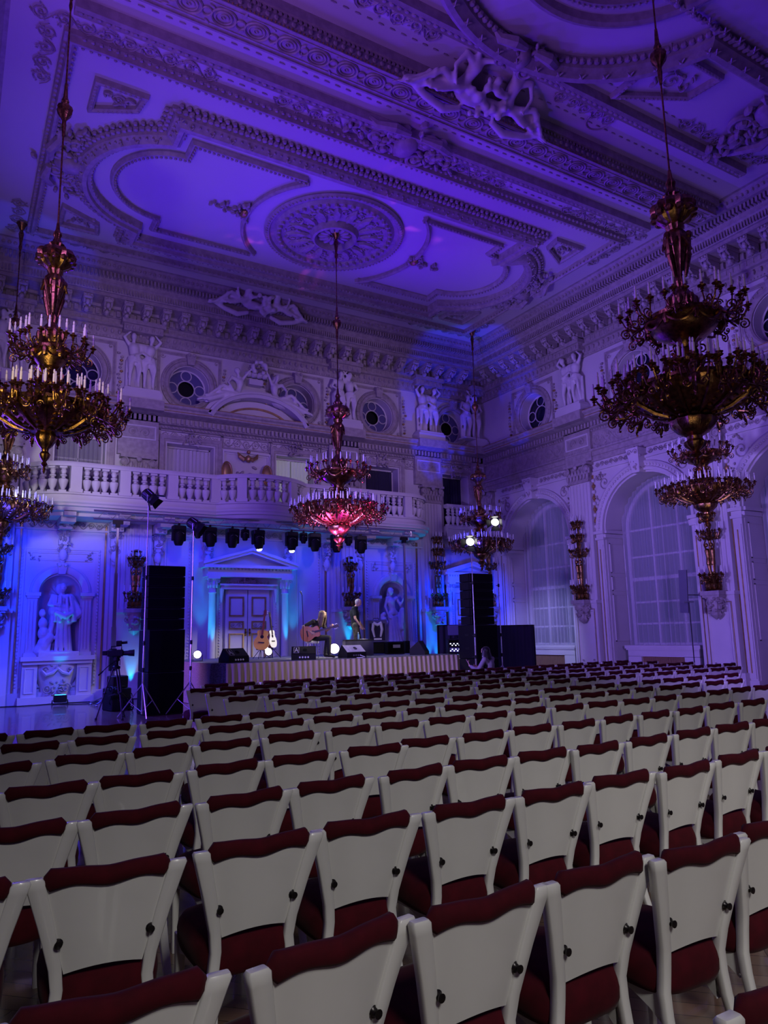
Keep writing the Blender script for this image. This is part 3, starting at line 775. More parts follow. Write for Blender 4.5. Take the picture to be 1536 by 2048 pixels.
# inner moulding with the circle cut into it
cx, cy = 8.8, 17.2
def seg(pts, w=.13, h=.12): m.mould(pts, small(w, h), False); 
for sx in (0, 1):
    def X(x): return x if sx == 0 else 2*cx-x
    h = 1.42; lobe = 1.4; Rr = (h*h+lobe*lobe)/(2*lobe); t = math.degrees(math.asin(min(1, h/Rr)))
    arc = [(X(4.2-lobe+Rr+Rr*cos(math.radians(180-t+2*t*i/20))), -(cy+Rr*sin(math.radians(180-t+2*t*i/20)))) for i in range(21)]
    P = [(X(7.0), -19.2), (X(4.2), -19.2)] + arc + [(X(4.2), -15.2), (X(7.0), -15.2)]
    seg(P); 
    for x, y, dx, dy in walk(P, .11)[:]:
        if abs(y+17.2) < 1.95 and x > 6.9 and x < 10.7: continue
        m.ell((x, y, .12), .04, 5, 4)
    seg([(cx+(1 if sx else -1)*2.66*cos(math.radians(-49+98*i/20)), -(cy+2.66*sin(math.radians(-49+98*i/20)))) for i in range(21)], .13, .14)
    s = 1 if sx else -1
    cluster(m, cx+s*2.75, -17.2, .35, .7, 16, .18, .08); cluster(m, cx+s*3.3, -17.3, .9, .3, 14, .16, .05); m.k = 1; m.ell((cx+s*2.72, -17.2, .14), (.1, .16, .08), 8, 6); m.k = 0
# rosette
def rosette(x, y, r0, r1):
    T = m.T; m.T = FC @ Matrix.Translation((x, -y, 0))
    m.lathe([(r1*.98, 0), (r1, .06), (r1*.97, .12), (r1*.93, .12), (r1*.91, .05), (r1*.86, .04), (r1*.82, .12), (r1*.78, .12), (r1*.76, .06), (r0*1.35, .04), (r0*1.22, .2), (r0*1.1, .22), (r0, .12), (r0*.96, .02)], 56)
    for i in range(44): t = 2*PI*i/44; m.ell((r1*.79*cos(t), r1*.79*sin(t), .12), (.07, .07, .09), 6, 4)
    for i in range(100): t = 2*PI*i/100; m.ell((r1*.965*cos(t), r1*.965*sin(t), .12), .035, 5, 4)
    for i in range(16):
        t = 2*PI*i/16; leaf(m, r0*1.35*cos(t), r0*1.35*sin(t), t, r1*.36, .24, .07, .4)
        spiral(m, r1*.60*cos(t+.2), r1*.60*sin(t+.2), .16, 1.5, t, 1 if i % 2 else -1, .022, .07)
        for j in range(7):
            q = t+R.uniform(-.2, .2); rr = r1*R.uniform(.42, .73); leaf(m, rr*cos(q), rr*sin(q), R.random()*6.3, .2, .09, .06, .6)
    for i in range(14): t = 2*PI*i/14; leaf(m, .12*cos(t), .12*sin(t), t, r0*.75, .16, .06, .5)
    m.T = T
rosette(8.75, 17.1, .52, 2.0)
# outer rectangle, border strips
def rect(x0, x1, y0, y1): return [(x0, -y0), (x1, -y0), (x1, -y1), (x0, -y1)]
Q = rect(1.32, 16.1, 13.35, 20.75); m.mould(Q, [(0, 0), (0, .16), (.05, .2), (.1, .2), (.14, .1), (.2, .1), (.22, 0)][::1]); row(Q, .17, .15, .05, .1)
row(Q, -.02, .15, .035, .16)
for x in (3.35, 13.1):
    pass
def strip(y, x0=.35, x1=17.0):
    m.mould([(x0, -y), (x1, -y)], [(-.14, 0), (-.14, .12), (-.08, .2), (0, .16), (.06, .22), (.14, .2), (.16, 0)], False)
    for i in range(int((x1-x0)/.16)): m.ell((x0+.1+i*.16, -y+.02, .19), (.06, .05, .05), 6, 4)
strip(12.5, 1.2, 16.4); strip(9.58, 1.2, 16.4)
for y in (12.95, 9.15, 12.0, 10.2):
    for i in range(60): m.ell((1.5+i*.25, -y, .01), (.08, .02, .02), 5, 3)
for x, y in ((6.9, 12.95), (11.4, 12.95), (11.9, 9.6+.45)): m.tube([(x+.3*cos(2*PI*i/20), -y+.3*sin(2*PI*i/20), .01) for i in range(20)], .02, 4, True)
# corner trapezoids
for x, y, sx, sy in ((2.35, 14.6, 1, 1), (15.1, 14.6, -1, 1), (2.35, 19.8, 1, -1), (15.1, 19.8, -1, -1), (12.3, 8.45, 1, 1), (5.3, 8.45, -1, 1)):
    P = [(x-sx*.42, -(y-sy*.4)), (x+sx*.42, -(y-sy*.4)), (x+sx*.36, -(y+sy*.05)), (x-sx*.42, -(y+sy*.55))]
    if sx*sy < 0: P = P[::-1]
    k = 1.0 if y > 10 else 1.7
    P = [(x+(p[0]-x)*k, -y+(p[1]+y)*k*.8) for p in P]
    m.mould(P, [(0, 0), (0, .1), (.05, .14), (.1, .12), (.12, 0)]); row(P, .06, .1, .035, .12); cluster(m, x, -y, .5*k, .35*k, 12, .14, .03); spiral(m, x, -y, .15*k, 1.6, 0, 1, .02, .03)
# corner and cartouche foliage
for x0, x1, y in ((.5, 4.0, 12.98), (13.6, 16.9, 12.98), (.6, 3.8, 21.1), (13.8, 16.8, 21.1), (13.5, 16.6, 9.15), (5.2, 7.2, 12.95), (9.6, 11.6, 12.95), (5.5, 7.4, 9.9), (10.4, 12.2, 9.9)): rinceau(m, x0, x1, -y, .42, .03, .018, 10)
for y0, y1, x in ((-14.9, -13.2, .85), (-21.2, -19.5, .85), (-14.9, -13.2, 16.55), (-21.2, -19.5, 16.55), (-9.2, -5, 16.55)):
    T = m.T; m.T = FC @ Matrix.Translation((x, 0, 0)) @ Matrix.Rotation(PI/2, 4, 'Z'); rinceau(m, y0, y1, 0, .42, .03, .018, 10); m.T = T
# middle ceiling panel with its round bulge
def mid(rad, yb, x0):
    t = math.degrees(math.asin((yb-5.9)/rad)); A = arcp(8.8, 5.9, rad, 180-t, t, 40)
    return [(x0, -yb)] + A + [(17.6-x0, -yb)]
MP = mid(3.3, 7.1, 2.4)
m.mould(MP, [(o, h) for o, h in BIG], False)
for x, y, dx, dy in walk(MP, .15)[:-1]:
    if abs(y+7.1) < .4 or y < -7.1: m.ell((x-dy*-.02, y+dx*-.02, .1), .07, 6, 4)
for x, y, dx, dy in walk(MP, .46):
    if y < -6.9:
        X, Y = x+dy*.2, y-dx*.2; 
        for t in range(2): an = math.atan2(dy, dx)+PI/4+t*PI/2; m.tube([(X-.09*cos(an), Y-.09*sin(an), .3), (X, Y, .32), (X+.09*cos(an), Y+.09*sin(an), .3)], [.012, .03, .012], 4)
rosette(8.75, 6.15, .5, 1.9)
T = m.T
m.T = FC @ Matrix.Translation((8.8, -5.9, 0)); m.lathe([(2.5, 0), (2.5, .12), (2.42, .16), (2.35, .12), (2.3, 0)], 56); m.T = T
trim(m)
# ---- the great transverse beam with its interlaced ring pattern
m = M()
m.box(XL+1.4, 17.0, 10.72, 11.42, 12.66, ZC); m.box(XL+1.4, 17.05, 11.42, 11.5, 12.74, ZC); m.box(XL+1.4, 17.05, 10.64, 10.72, 12.9, ZC)
m.T = FC
for y in (10.74, 11.40): m.box(.0, 17.0, -y-.02, -y+.02, .43, .47)
for y in (10.84, 11.30): m.box(.0, 17.0, -y-.01, -y+.01, .43, .455)
i = 0; x = .4
while x < 16.8:
    m.tube([(x+.22*cos(2*PI*j/22), -11.07+.19*sin(2*PI*j/22), .455) for j in range(22)], .022, 4, True)
    m.tube([(x+.15*cos(2*PI*j/18), -11.07+.13*sin(2*PI*j/18), .455) for j in range(18)], .014, 4, True)
    m.tube([(x+.31+.09*cos(2*PI*j/12), -11.07+.09*sin(2*PI*j/12), .455) for j in range(12)], .018, 4, True)
    spiral(m, x, -11.07, .09, 1.2, 0, 1, .012, .45)
    for s in (-1, 1): leaf(m, x+.31, -11.07+s*.17, R.random()*6, .14, .06, .45)
    x += .62
for i in range(int(16.8/.1)): m.box(.1+i*.1, .15+i*.1, -10.735+.0, -10.705+.02, .16, .26)
for i in range(int(16.8/.17)): m.ell((.1+i*.17, -10.7, .35), (.05, .03, .05), 6, 4)
for i in range(int(16.8/.08)): m.ell((.1+i*.08, -10.72, .43), .022, 5, 3, 1)
trim(m)

# ================================================================ balcony
bal = bpy.data.objects.new('trim_balcony', None); COL.objects.link(bal); bal['kind'] = 'structure'
def bal_path(off=0.0, n=8):
    # outward offset path, from the left wall end to the right wall end (X, Y)
    P = []; y0 = 21.9-off; r = 1.4+off
    P += [(2.85-r*cos(PI/2*i/n), 23.3-(23.3-y0)*sin(PI/2*i/n)) for i in range(n+1)]
    bh = .75
    P += [(6.95-off*.3, y0)] + [(6.95-off*.3+(3.1+.6*off)*i/12, y0-bh*sin(PI*i/12)**.8) for i in range(1, 12)] + [(10.05+off*.3, y0)]
    P += [(14.15+r*sin(PI/2*i/n), 23.3-(23.3-y0)*cos(PI/2*i/n)) for i in range(n+1)]
    return P
m = M()
prof = [(-.30, 5.28), (-.30, 5.38), (-.05, 5.40), (-.02, 5.50), (.06, 5.52), (.06, 5.58), (.1, 5.62), (.1, 5.68), (-.08, 5.70), (-.1, 5.86), (-.04, 5.88), (-.04, 5.93), (-.45, 5.93)]
vs = []; L = None
for o, z in prof:
    P = bal_path(o); L = len(P); vs += [(x, min(y, 23.3), z) for x, y in P]
m.av(vs, [(i*L+j, i*L+j+1, (i+1)*L+j+1, (i+1)*L+j) for i in range(len(prof)-1) for j in range(L-1)])
P = bal_path(-.3); m.av([(x, y, 5.28) for x, y in P], [tuple(range(L-1, -1, -1))])
P = bal_path(-.4); m.av([(x, y, 5.9) for x, y in P], [tuple(range(L))])
for x in (2.75, 4.25, 5.55, 11.4, 12.75, 14.15): m.box(x-.2, x+.2, 22.3, 23.3, 5.12, 5.3); m.box(x-.16, x+.16, 22.0, 23.3, 5.26, 5.38)
struct(m.build('balcony_slab', [PLASTER, GILT], bal))
m = M(); P = bal_path(-.02); P2 = bal_path(-.34)
vs = []; pr = [(-.36, 6.68), (-.36, 6.76), (-.33, 6.82), (-.04, 6.82), (0, 6.76), (0, 6.68)]
for o, z in pr: vs += [(x, y, z) for x, y in bal_path(o)]
m.av(vs, [(i*L+j, i*L+j+1, ((i+1) % 6)*L+j+1, ((i+1) % 6)*L+j) for i in range(6) for j in range(L-1)])
m.build('handrail', PLASTER, bal)
bp = [(.10, 0), (.10, .06), (.055, .08), (.06, .11), (.10, .2), (.135, .34), (.13, .38), (.06, .41), (.05, .45), (.09, .48), (.09, .51), (.055, .54), (.085, .63), (.06, .68), (.10, .70), (.10, .75)]
bm = M(); bm.lathe(bp, 10); bm.box(-.1, .1, -.1, .1, 0, .06); bm.box(-.1, .1, -.1, .1, .7, .75)
b0 = bm.build('baluster', PLASTER, bal)
pm = M(); pm.box(-.15, .15, -.15, .15, 0, .76); pm.box(-.18, .18, -.18, .18, 0, .1)
p0 = pm.build('pedestal', PLASTER, bal)
C = bal_path(-.18, 10); cum = [0]
for i in range(1, len(C)): cum.append(cum[-1]+math.hypot(C[i][0]-C[i-1][0], C[i][1]-C[i-1][1]))
def at_len(s):
    for i in range(1, len(C)):
        if s <= cum[i]: f = (s-cum[i-1])/(cum[i]-cum[i-1]); return (C[i-1][0]+(C[i][0]-C[i-1][0])*f, C[i-1][1]+(C[i][1]-C[i-1][1])*f, math.atan2(C[i][1]-C[i-1][1], C[i][0]-C[i-1][0]))
    return (*C[-1], 0)
pedx = [2.85, 4.2, 5.6, 6.95, 10.05, 11.4, 12.8, 14.15]; ps = []
for px in pedx:
    s = min((abs(at_len(cum[-1]*k/600)[0]-px), cum[-1]*k/600) for k in range(601))[1]; ps.append(s)
ps = [.1]+ps[:4]+[(ps[3]+ps[4])/2-.85, (ps[3]+ps[4])/2+.85]+ps[4:]+[cum[-1]-.1]
first = [True, True]
for i, s in enumerate(ps):
    x, y, t = at_len(s); o = p0 if first[0] else p0.copy()
    if not first[0]: COL.objects.link(o); o.parent = bal
    first[0] = False; o.location = (x, y, 5.92); o.rotation_euler = (0, 0, t)
    if i+1 < len(ps):
        g = ps[i+1]-s-.36; n = max(1, round(g/.28)); 
        for j in range(n):
            x, y, t = at_len(s+.18+g*(j+.5)/n); o = b0 if first[1] else b0.copy()
            if not first[1]: COL.objects.link(o); o.parent = bal
            first[1] = False; o.location = (x, y, 5.93); o.rotation_euler = (0, 0, t)
# little balustrade in front of the window by the corner
sb = bpy.data.objects.new('trim_window_balustrade', None); COL.objects.link(sb); sb['kind'] = 'structure'
m = M(); m.box(16.62, 18.0, 22.95, 23.28, 5.78, 5.92); m.box(16.62, 18.0, 22.98, 23.24, 6.66, 6.78); m.box(16.6, 18.02, 23.0, 23.29, 5.4, 5.78); m.build('handrail', PLASTER, sb)
for i in range(6): o = b0.copy(); COL.objects.link(o); o.parent = sb; o.location = (16.75+i*.22, 23.1, 5.92)
# hanging consoles under the balcony
cn = M()
cn.box(-.17, .17, -.06, .22, 1.1, 1.25)
for s in (-1, 1): volute(cn, s*.13, .22, .12, s, .12)
cn.T = None
m = M(); m.T = FS
for x in (2.75, 4.2, 5.5, 7.1, 9.9, 11.4, 12.75, 14.15):
    m.box(x-.18, x+.18, 4.98, 5.26, 0, .5); m.box(x-.13, x+.13, 4.55, 5.0, 0, .2); m.box(x-.1, x+.1, 4.2, 4.6, 0, .14)
    for s in (-1, 1):
        volute(m, x+s*.12, 4.88, .1, s, .24); volute(m, x+s*.09, 4.4, .08, -s, .17)
    cluster(m, x, 4.72, .22, .3, 8, .13, .2); m.ell((x, 4.25, .14), (.12, .2, .09), 8, 6); m.ell((x, 4.08, .1), (.07, .1, .06), 8, 5); cluster(m, x, 5.1, .3, .12, 6, .1, .5)
trim(m, [PLASTER, GILT, STUC])
# ================================================================ chandeliers
def sp3(m, c, r, turns, a0, sgn, t, ax, n=5, step=9, off=0):
    # spiral standing in the radial plane (x, z) or the tangential plane (y, z)
    N = int(turns*step); P = []; rs = []
    for i in range(N+1):
        f = i/N; a = a0+sgn*2*PI*turns*f; rr = r*(1-.82*f)
        P.append((c[0]+rr*cos(a), c[1]+off, c[2]+rr*sin(a)) if ax == 'x' else (c[0]+off, c[1]+rr*cos(a), c[2]+rr*sin(a))); rs.append(t*(1-.35*f))
    m.tube(P, rs, n); m.ell(P[-1], t*1.7, 6, 4)
def cup(m, p, s=1.0):
    m.lathe([(.0, -.09*s), (.022*s, -.075*s), (.012*s, -.05*s), (.03*s, -.035*s), (.014*s, -.02*s), (.05*s, 0), (.062*s, .014*s), (.03*s, .018*s), (.02*s, .05*s), (.024*s, .06*s)], 10, p)
def leafy(m, p, q, w):
    p = Vector(p); q = Vector(q); d = q-p; rot = d.to_track_quat('X', 'Z').to_matrix(); m.ell((p+q)/2, (d.length/2, w, w*.4), 6, 4, rot=rot)
def arm_lower():
    m = M()
    m.tube([(-.06, 0, .06), (.06, 0, -.06), (.2, 0, -.13), (.33, 0, -.08), (.42, 0, .02), (.47, 0, .1)], [.026, .024, .02, .017, .014, .012], 6)
    sp3(m, (.2, 0, -.02), .11, 1.5, -PI/2, 1, .016, 'x'); sp3(m, (.36, 0, -.14), .09, 1.6, PI/2, -1, .013, 'x'); sp3(m, (.05, 0, -.17), .08, 1.5, PI/2, 1, .013, 'x')
    C = [(.5, 0, .12)]
    for s in (-1, 1):
        m.tube([(.12, 0, -.1), (.22, s*.08, -.12), (.32, s*.15, -.06), (.36, s*.17, .05), (.36, s*.17, .1)], [.016, .014, .012, .011, .011], 5)
        sp3(m, (.3, s*.1, -.14), .06, 1.4, 0, s, .011, 'y'); C.append((.36, s*.17, .14))
        m.tube([(.0, 0, -.02), (.08, s*.05, 0), (.14, s*.09, .1), (.14, s*.1, .15)], [.015, .013, .012, .011], 5); C.append((.14, s*.1, .19))
        leafy(m, (.16, s*.03, -.1), (.3, s*.1, -.2), .03); leafy(m, (.3, s*.02, -.02), (.44, s*.06, -.08), .025); leafy(m, (.1, s*.02, .0), (.16, s*.08, .1), .025)
    m.tube([(.04, 0, .0), (.02, 0, .12), (.06, 0, .22), (.05, 0, .26)], [.02, .03, .018, .013], 6); m.ell((.03, 0, .16), (.05, .05, .07), 8, 6); C.append((.05, 0, .30))
    leafy(m, (.2, 0, -.14), (.28, 0, -.28), .03); m.ell((.26, 0, -.29), .02, 6, 4)
    for c in C: cup(m, c)
    return m, C
def arm_upper():
    m = M()
    m.tube([(-.04, 0, .02), (.08, 0, -.06), (.2, 0, -.08), (.3, 0, .0), (.34, 0, .1)], [.022, .02, .017, .013, .011], 6)
    sp3(m, (.16, 0, .02), .09, 1.5, -PI/2, 1, .013, 'x'); sp3(m, (.29, 0, -.12), .08, 1.5, PI/2, -1, .012, 'x')
    C = [(.36, 0, .14)]
    for s in (-1, 1):
        m.tube([(.1, 0, -.06), (.2, s*.08, -.04), (.24, s*.13, .08), (.24, s*.13, .12)], [.014, .012, .011, .01], 5); C.append((.24, s*.13, .16)); sp3(m, (.24, s*.1, -.06), .05, 1.3, 0, s, .01, 'y')
        leafy(m, (.1, s*.02, -.06), (.22, s*.06, -.14), .025)
    for c in C: cup(m, c, .95)
    return m, C
AL, CL = arm_lower(); AU, CU = arm_upper()
cm = M(); cm.lathe([(.017, 0), (.017, .13), (.012, .135)], 8); cm.ell((0, 0, .165), (.014, .014, .035), 7, 5)
candle_me = cm.build('candle', CANDLE); CME = candle_me.data; bpy.data.objects.remove(candle_me)
def chandelier(X, Y, s, z0, metal, nl, nu, label, fin=1.0, ub=1.0, hook=13.02, name='chandelier', glass=False):
    rt = empty(name, (X, Y, z0), R.random(), label, 'chandelier', None)
    def part(nm, m, mt, par=rt): return m.build(nm, mt, par)
    G = lambda pr: [(r*s, (z-3.95)*s) for r, z in pr]
    m = M(); m.lathe(G([(r_*fin, z_) for r_, z_ in [(0, 3.92), (.03, 3.95), (.05, 4.0), (.03, 4.04), (.09, 4.08), (.05, 4.13), (.13, 4.2), (.15, 4.25), (.09, 4.3), (.1, 4.34), (.2, 4.4), (.29, 4.5), (.30, 4.57), (.24, 4.63), (.12, 4.66)]]), 24, flute=.05, ff=12); part('pendant_finial', m, metal)
    m = M(); m.lathe(G([(.12, 4.6), (.3, 4.63), (.52, 4.72), (.70, 4.83), (.78, 4.92), (.80, 4.99), (.83, 5.0), (.83, 5.05), (.78, 5.06), (.72, 5.0), (.3, 4.95), (.1, 4.95)]), 36)
    for i in range(12):
        t = 2*PI*i/12; m.tube([(.25*s*cos(t), .25*s*sin(t), .66*s), (.5*s*cos(t), .5*s*sin(t), .74*s), (.72*s*cos(t), .72*s*sin(t), .88*s), (.83*s*cos(t), .83*s*sin(t), 1.06*s)], [.02, .03, .03, .03], 5)
        t += PI/12
        for j in range(5): m.ell(((.3+.1*j)*s*cos(t), (.3+.1*j)*s*sin(t), (.66+.055*j)*s), (.05, .05, .025), 6, 4)
        m.ell((.86*s*cos(t), .86*s*sin(t), .98*s), (.08, .08, .12), 8, 6); m.ell((.88*s*cos(t), .88*s*sin(t), 1.14*s), .045, 7, 5)
    part('bowl', m, metal)
    m = M(); m.lathe(G([(.09, 4.9), (.14, 5.02), (.22, 5.08), (.24, 5.14), (.16, 5.2), (.12, 5.26), (.2, 5.34), (.23, 5.44), (.17, 5.55), (.12, 5.62), (.15, 5.7), (.2, 5.74)]), 20, flute=.07, ff=10)
    for i in range(6):
        t = 2*PI*i/6; sp = M(); sp3(sp, (.24*s, 0, 1.36*s), .13*s, 1.5, PI/2, 1, .02, 'x'); sp3(sp, (.2*s, 0, 1.62*s), .1*s, 1.4, -PI/2, -1, .016, 'x'); sp.ell((.27*s, 0, 1.2*s), (.05, .05, .09), 7, 5)
        m.add(sp, Matrix.Rotation(t, 4, 'Z'))
    part('lower_stem', m, metal)
    m = M(); m.lathe(G([(r_*(ub if r_ > .16 else 1), z_) for r_, z_ in [(.15, 5.72), (.3, 5.78), (.42, 5.88), (.48, 5.98), (.54, 6.02), (.54, 6.07), (.49, 6.09), (.42, 6.05), (.1, 6.02)]]), 32)
    for i in range(8):
        t = 2*PI*i/8; m.tube([(.52*ub*s*cos(t+q*PI/32), .52*ub*s*sin(t+q*PI/32), (2.03-.12*sin(PI*q/8))*s) for q in range(9)], .02, 5); m.ell((.5*ub*s*cos(t), .5*ub*s*sin(t), 2.0*s), (.05, .05, .09), 7, 5)
    part('upper_bowl', m, metal)
    m = M(); m.lathe(G([(.08, 6.0), (.16, 6.16), (.2, 6.26), (.2, 6.36), (.12, 6.46), (.07, 6.54), (.09, 6.62), (.06, 6.7), (.09, 6.9), (.14, 7.1), (.17, 7.25), (.16, 7.34), (.1, 7.42), (.13, 7.5), (.1, 7.55)]), 20, flute=.1, ff=8)
    for i in range(3):   # little figures and masks round the vase
        t = 2*PI*i/3; x, y = .15*s*cos(t), .15*s*sin(t)
        m.ell((x*1.15, y*1.15, 3.36*s), (.05, .05, .065), 8, 6); m.cap((x, y, 3.28*s), (x*.95, y*.95, 3.08*s), .055, .04, 7); m.cap((x, y, 3.06*s), (x*.6, y*.6, 2.75*s), .045, .02, 7)
        for q in (-.5, .5): m.tube([(x*1.1, y*1.1, 3.24*s), (.2*s*cos(t+q), .2*s*sin(t+q), 3.18*s), (.17*s*cos(t+q*1.6), .17*s*sin(t+q*1.6), 3.3*s)], .018, 5)
    for i in range(7):
        t = 2*PI*i/7; m.ell((.19*s*cos(t), .19*s*sin(t), 2.36*s), (.045, .045, .09), 7, 5)
    part('upper_stem', m, metal)
    m = M(); m.lathe(G([(.1, 7.52), (.2, 7.58), (.29, 7.68), (.31, 7.77), (.27, 7.85), (.16, 7.9), (.1, 7.93), (.13, 7.98), (.07, 8.04), (.05, 8.12), (.07, 8.18), (.035, 8.26), (.02, 8.4)]), 32, flute=.09, ff=12)
    for i in range(12): t = 2*PI*i/12; m.ell((.27*s*cos(t), .27*s*sin(t), 3.72*s), (.07*s, .07*s, .05*s), 6, 4)
    part('gadrooned_bulb', m, metal)
    top = (8.38-3.95)*s; H = hook-z0
    m = M(); m.lathe([(.014, top-.1), (.014, H)], 7, cap=True)
    c = (H-top)*.42+top; m.lathe([(.02, c-.5), (.035, c-.3), (.03, c-.22), (.06, c-.16), (.10, c-.1), (.12, c-.02), (.1, c+.04), (.04, c+.08), (.06, c+.12), (.035, c+.2), (.02, c+.45)], 16, flute=.08, ff=8)
    m.lathe([(.014, H-1.0), (.03, H-.9), (.02, H-.8), (.05, H-.7), (.03, H-.6), (.07, H-.3), (.04, H-.2), (.12, H-.02), (.14, H)], 14)
    part('suspension_rod', m, metal)
    for n, r, z, A, C, nm in ((nl, .80, .97, AL, CL, 'lower_arm'), (nu, .50*ub, 2.08, AU, CU, 'upper_arm')):
        base = None
        for i in range(n):
            t = 2*PI*(i+.3)/n
            if base is None:
                mm = M(); mm.add(A, Matrix.Scale(s, 4)); a = mm.build(nm, metal, rt); base = a
            else: a = base.copy(); COL.objects.link(a); a.parent = rt
            a.location = (r*s*cos(t), r*s*sin(t), z*s); a.rotation_euler = (0, 0, t)
            for cpos in C:
                k = bpy.data.objects.new('candle', CME); COL.objects.link(k); k.parent = a; k.location = (cpos[0]*s, cpos[1]*s, (cpos[2]+.05)*s)
                k.rotation_euler = (0, 0, 0)
    return rt
chandelier(8.70, 6.15, 1.0, 3.95, BRONZE, 16, 10, 'largest dark bronze chandelier with two candle tiers, hanging nearest on the right')
chandelier(8.72, 16.95, 1.0, 3.95, BRONZE, 16, 10, 'pink-lit bronze chandelier hanging in front of the stage from the ceiling rosette')
chandelier(1.05, 11.55, .9, 4.2, GOLD, 16, 9, 'gilded chandelier with white candles hanging before the left end of the balcony', .55, .6)
chandelier(.98, 20.65, .9, 4.2, GOLD, 14, 8, 'gilded chandelier behind the nearer one, cut off by the left edge', .6, .6)
chandelier(16.3, 11.4, .9, 4.25, BRONZE, 14, 8, 'dark bronze chandelier low beside the wall candelabrum, behind the largest chandelier')
chandelier(16.35, 20.6, .9, 3.95, BRONZE, 14, 8, 'small distant bronze chandelier with upright candles in the far room corner')

# ================================================================ wall candelabra on brackets
def candelabrum(F, a, zs, tall, label):
    e = empty('wall_candelabrum', (0, 0, 0), 0, label, 'candelabrum', None)
    e.matrix_world = F @ Matrix.Translation((a, zs, .40)); I = Matrix.Rotation(-PI/2, 4, 'X')
    def lp(m): q = M(); q.add(m, I); return q       # z-up part into the wall frame (b up)
    m = M(); m.box(-.3, .3, -.24, .16, -.12, 0); m.box(-.26, .26, -.2, .16, -.18, -.12)
    m.lathe([(.22, -.18), (.2, -.3), (.14, -.5), (.12, -.6), (.15, -.66), (.08, -.74), (0, -.8)], 16, (0, 0, 0), flute=.12, ff=7)
    for i in range(30): t = R.random()*6.3; z = R.uniform(-.6, -.15); r = .24+.1*z; m.ell((r*cos(t), r*sin(t), z), (.06, .06, .05), 6, 4)
    for s in (-1, 1): sp3(m, (s*.2, 0, -.32), .12, 1.5, 0, s, .02, 'x')
    m.box(-.05, .05, .0, .42, -.5, -.1)
    b = lp(m).build('bracket', [STUC], e)
    m = M(); m.lathe([(.2, 0), (.22, .05), (.16, .1), (.19, .2), (.12, .3), (.09, .38), (.1, .42)], 18, flute=.1, ff=6)
    for i in range(8): t = 2*PI*i/8; m.ell((.17*cos(t), .17*sin(t), .14), (.06, .06, .1), 6, 5)
    for i in range(3): t = 2*PI*i/3; q = M(); sp3(q, (.15, 0, .32), .09, 1.4, 0, 1, .018, 'x'); m.add(q, Matrix.Rotation(t, 4, 'Z'))
    lp(m).build('base', GOLD, e)
    m = M()      # twin caryatid figures back to back
    h0 = .42; k = 1.0 if tall else .8
    for s in (-1, 1):
        x = s*.07; m.cap((x*.6, 0, h0), (x, -.03, h0+.35*k), .04, .06, 8); m.cap((x, -.03, h0+.35*k), (x*1.1, -.02, h0+.5*k), .07, .055, 8); m.cap((x*1.1, -.02, h0+.52*k), (x*1.2, -.03, h0+.72*k), .055, .07, 8)
        m.ell((x*1.1, -.05, h0+.88*k), (.045, .05, .06), 8, 6); m.cap((x*1.6, -.03, h0+.74*k), (x*2.3, -.04, h0+.9*k), .03, .02, 6); m.cap((x*2.3, -.04, h0+.9*k), (x*1.5, -.02, h0+1.05*k), .02, .018, 6)
    m.lathe([(.04, h0), (.04, h0+1.0*k), (.1, h0+1.05*k), (.12, h0+1.1*k), (.06, h0+1.14*k)], 10)
    lp(m).build('figure', GOLD, e)
    top = h0+1.1*k
    m = M(); tiers = [(.34, .36, 5)]
    if tall:
        m.lathe([(.06, top), (.09, top+.1), (.05, top+.2), (.09, top+.35), (.04, top+.5), (.03, top+.6), (.07, top+.7), (.03, top+.85), (.025, top+1.0), (.06, top+1.1), (.02, top+1.25), (.0, top+1.4)], 12, flute=.1, ff=6)
        tiers += [(top+.05, .34, 6), (top+.55, .24, 5), (top+1.0, .20, 5)]
    else:
        m.lathe([(.06, top), (.1, top+.1), (.08, top+.25), (.14, top+.3), (.12, top+.4), (.16, top+.45), (.05, top+.5)], 12, flute=.1, ff=6); tiers += [(top+.1, .26, 5)]
    lp(m).build('shaft', GOLD, e)
    for z, rr, n in tiers:
        base = None
        for i in range(n):
            t = PI+PI*(i+.5)/n if n < 6 else 2*PI*i/n
            if base is None:
                q = M(); q.tube([(0, 0, 0), (rr*.4, 0, -.08), (rr*.8, 0, -.04), (rr, 0, .08)], [.02, .018, .014, .012], 5); sp3(q, (rr*.55, 0, .03), .07, 1.4, -PI/2, 1, .012, 'x'); sp3(q, (rr*.85, 0, -.09), .06, 1.4, PI/2, -1, .011, 'x'); cup(q, (rr, 0, .12))
                for s in (-1, 1): q.tube([(rr*.5, 0, -.05), (rr*.75, s*.08, -.03), (rr*.8, s*.11, .06)], .011, 5); cup(q, (rr*.8, s*.11, .1), .8)
                q.ell((rr*.5, 0, -.08), (.05, .03, .04), 6, 4)
                o = q.build('arm', GOLD, e); base = o
            else: o = base.copy(); COL.objects.link(o); o.parent = e
            o.matrix_local = Matrix.Translation((0, z, 0)) @ I @ Matrix.Rotation(t, 4, 'Z')
            if tall or True:
                c = bpy.data.objects.new('candle', CME); COL.objects.link(c); c.parent = o; c.location = (rr, 0, .16)
    return e
candelabrum(FS, 4.8, 2.66, False, 'gilt wall candelabrum on a blue-lit bracket behind the left speaker tower')
candelabrum(FS, 12.2, 2.72, False, 'gilt wall candelabrum behind the standing man')
candelabrum(FS, 16.0, 2.72, True, 'tall gilt wall candelabrum at the right end of the balcony')
candelabrum(FS, 1.05, 2.72, True, 'gilt wall candelabrum partly cut off at the left picture edge')
candelabrum(FR, -22.75, 2.72, True, 'gilt wall candelabrum in the far corner behind the right speaker tower')
candelabrum(FR, -17.85, 2.74, True, 'tall gilt candelabrum on the pier between the first two arched windows')
candelabrum(FR, -12.85, 2.74, True, 'tall gilt candelabrum on the pier right of the second arched window')

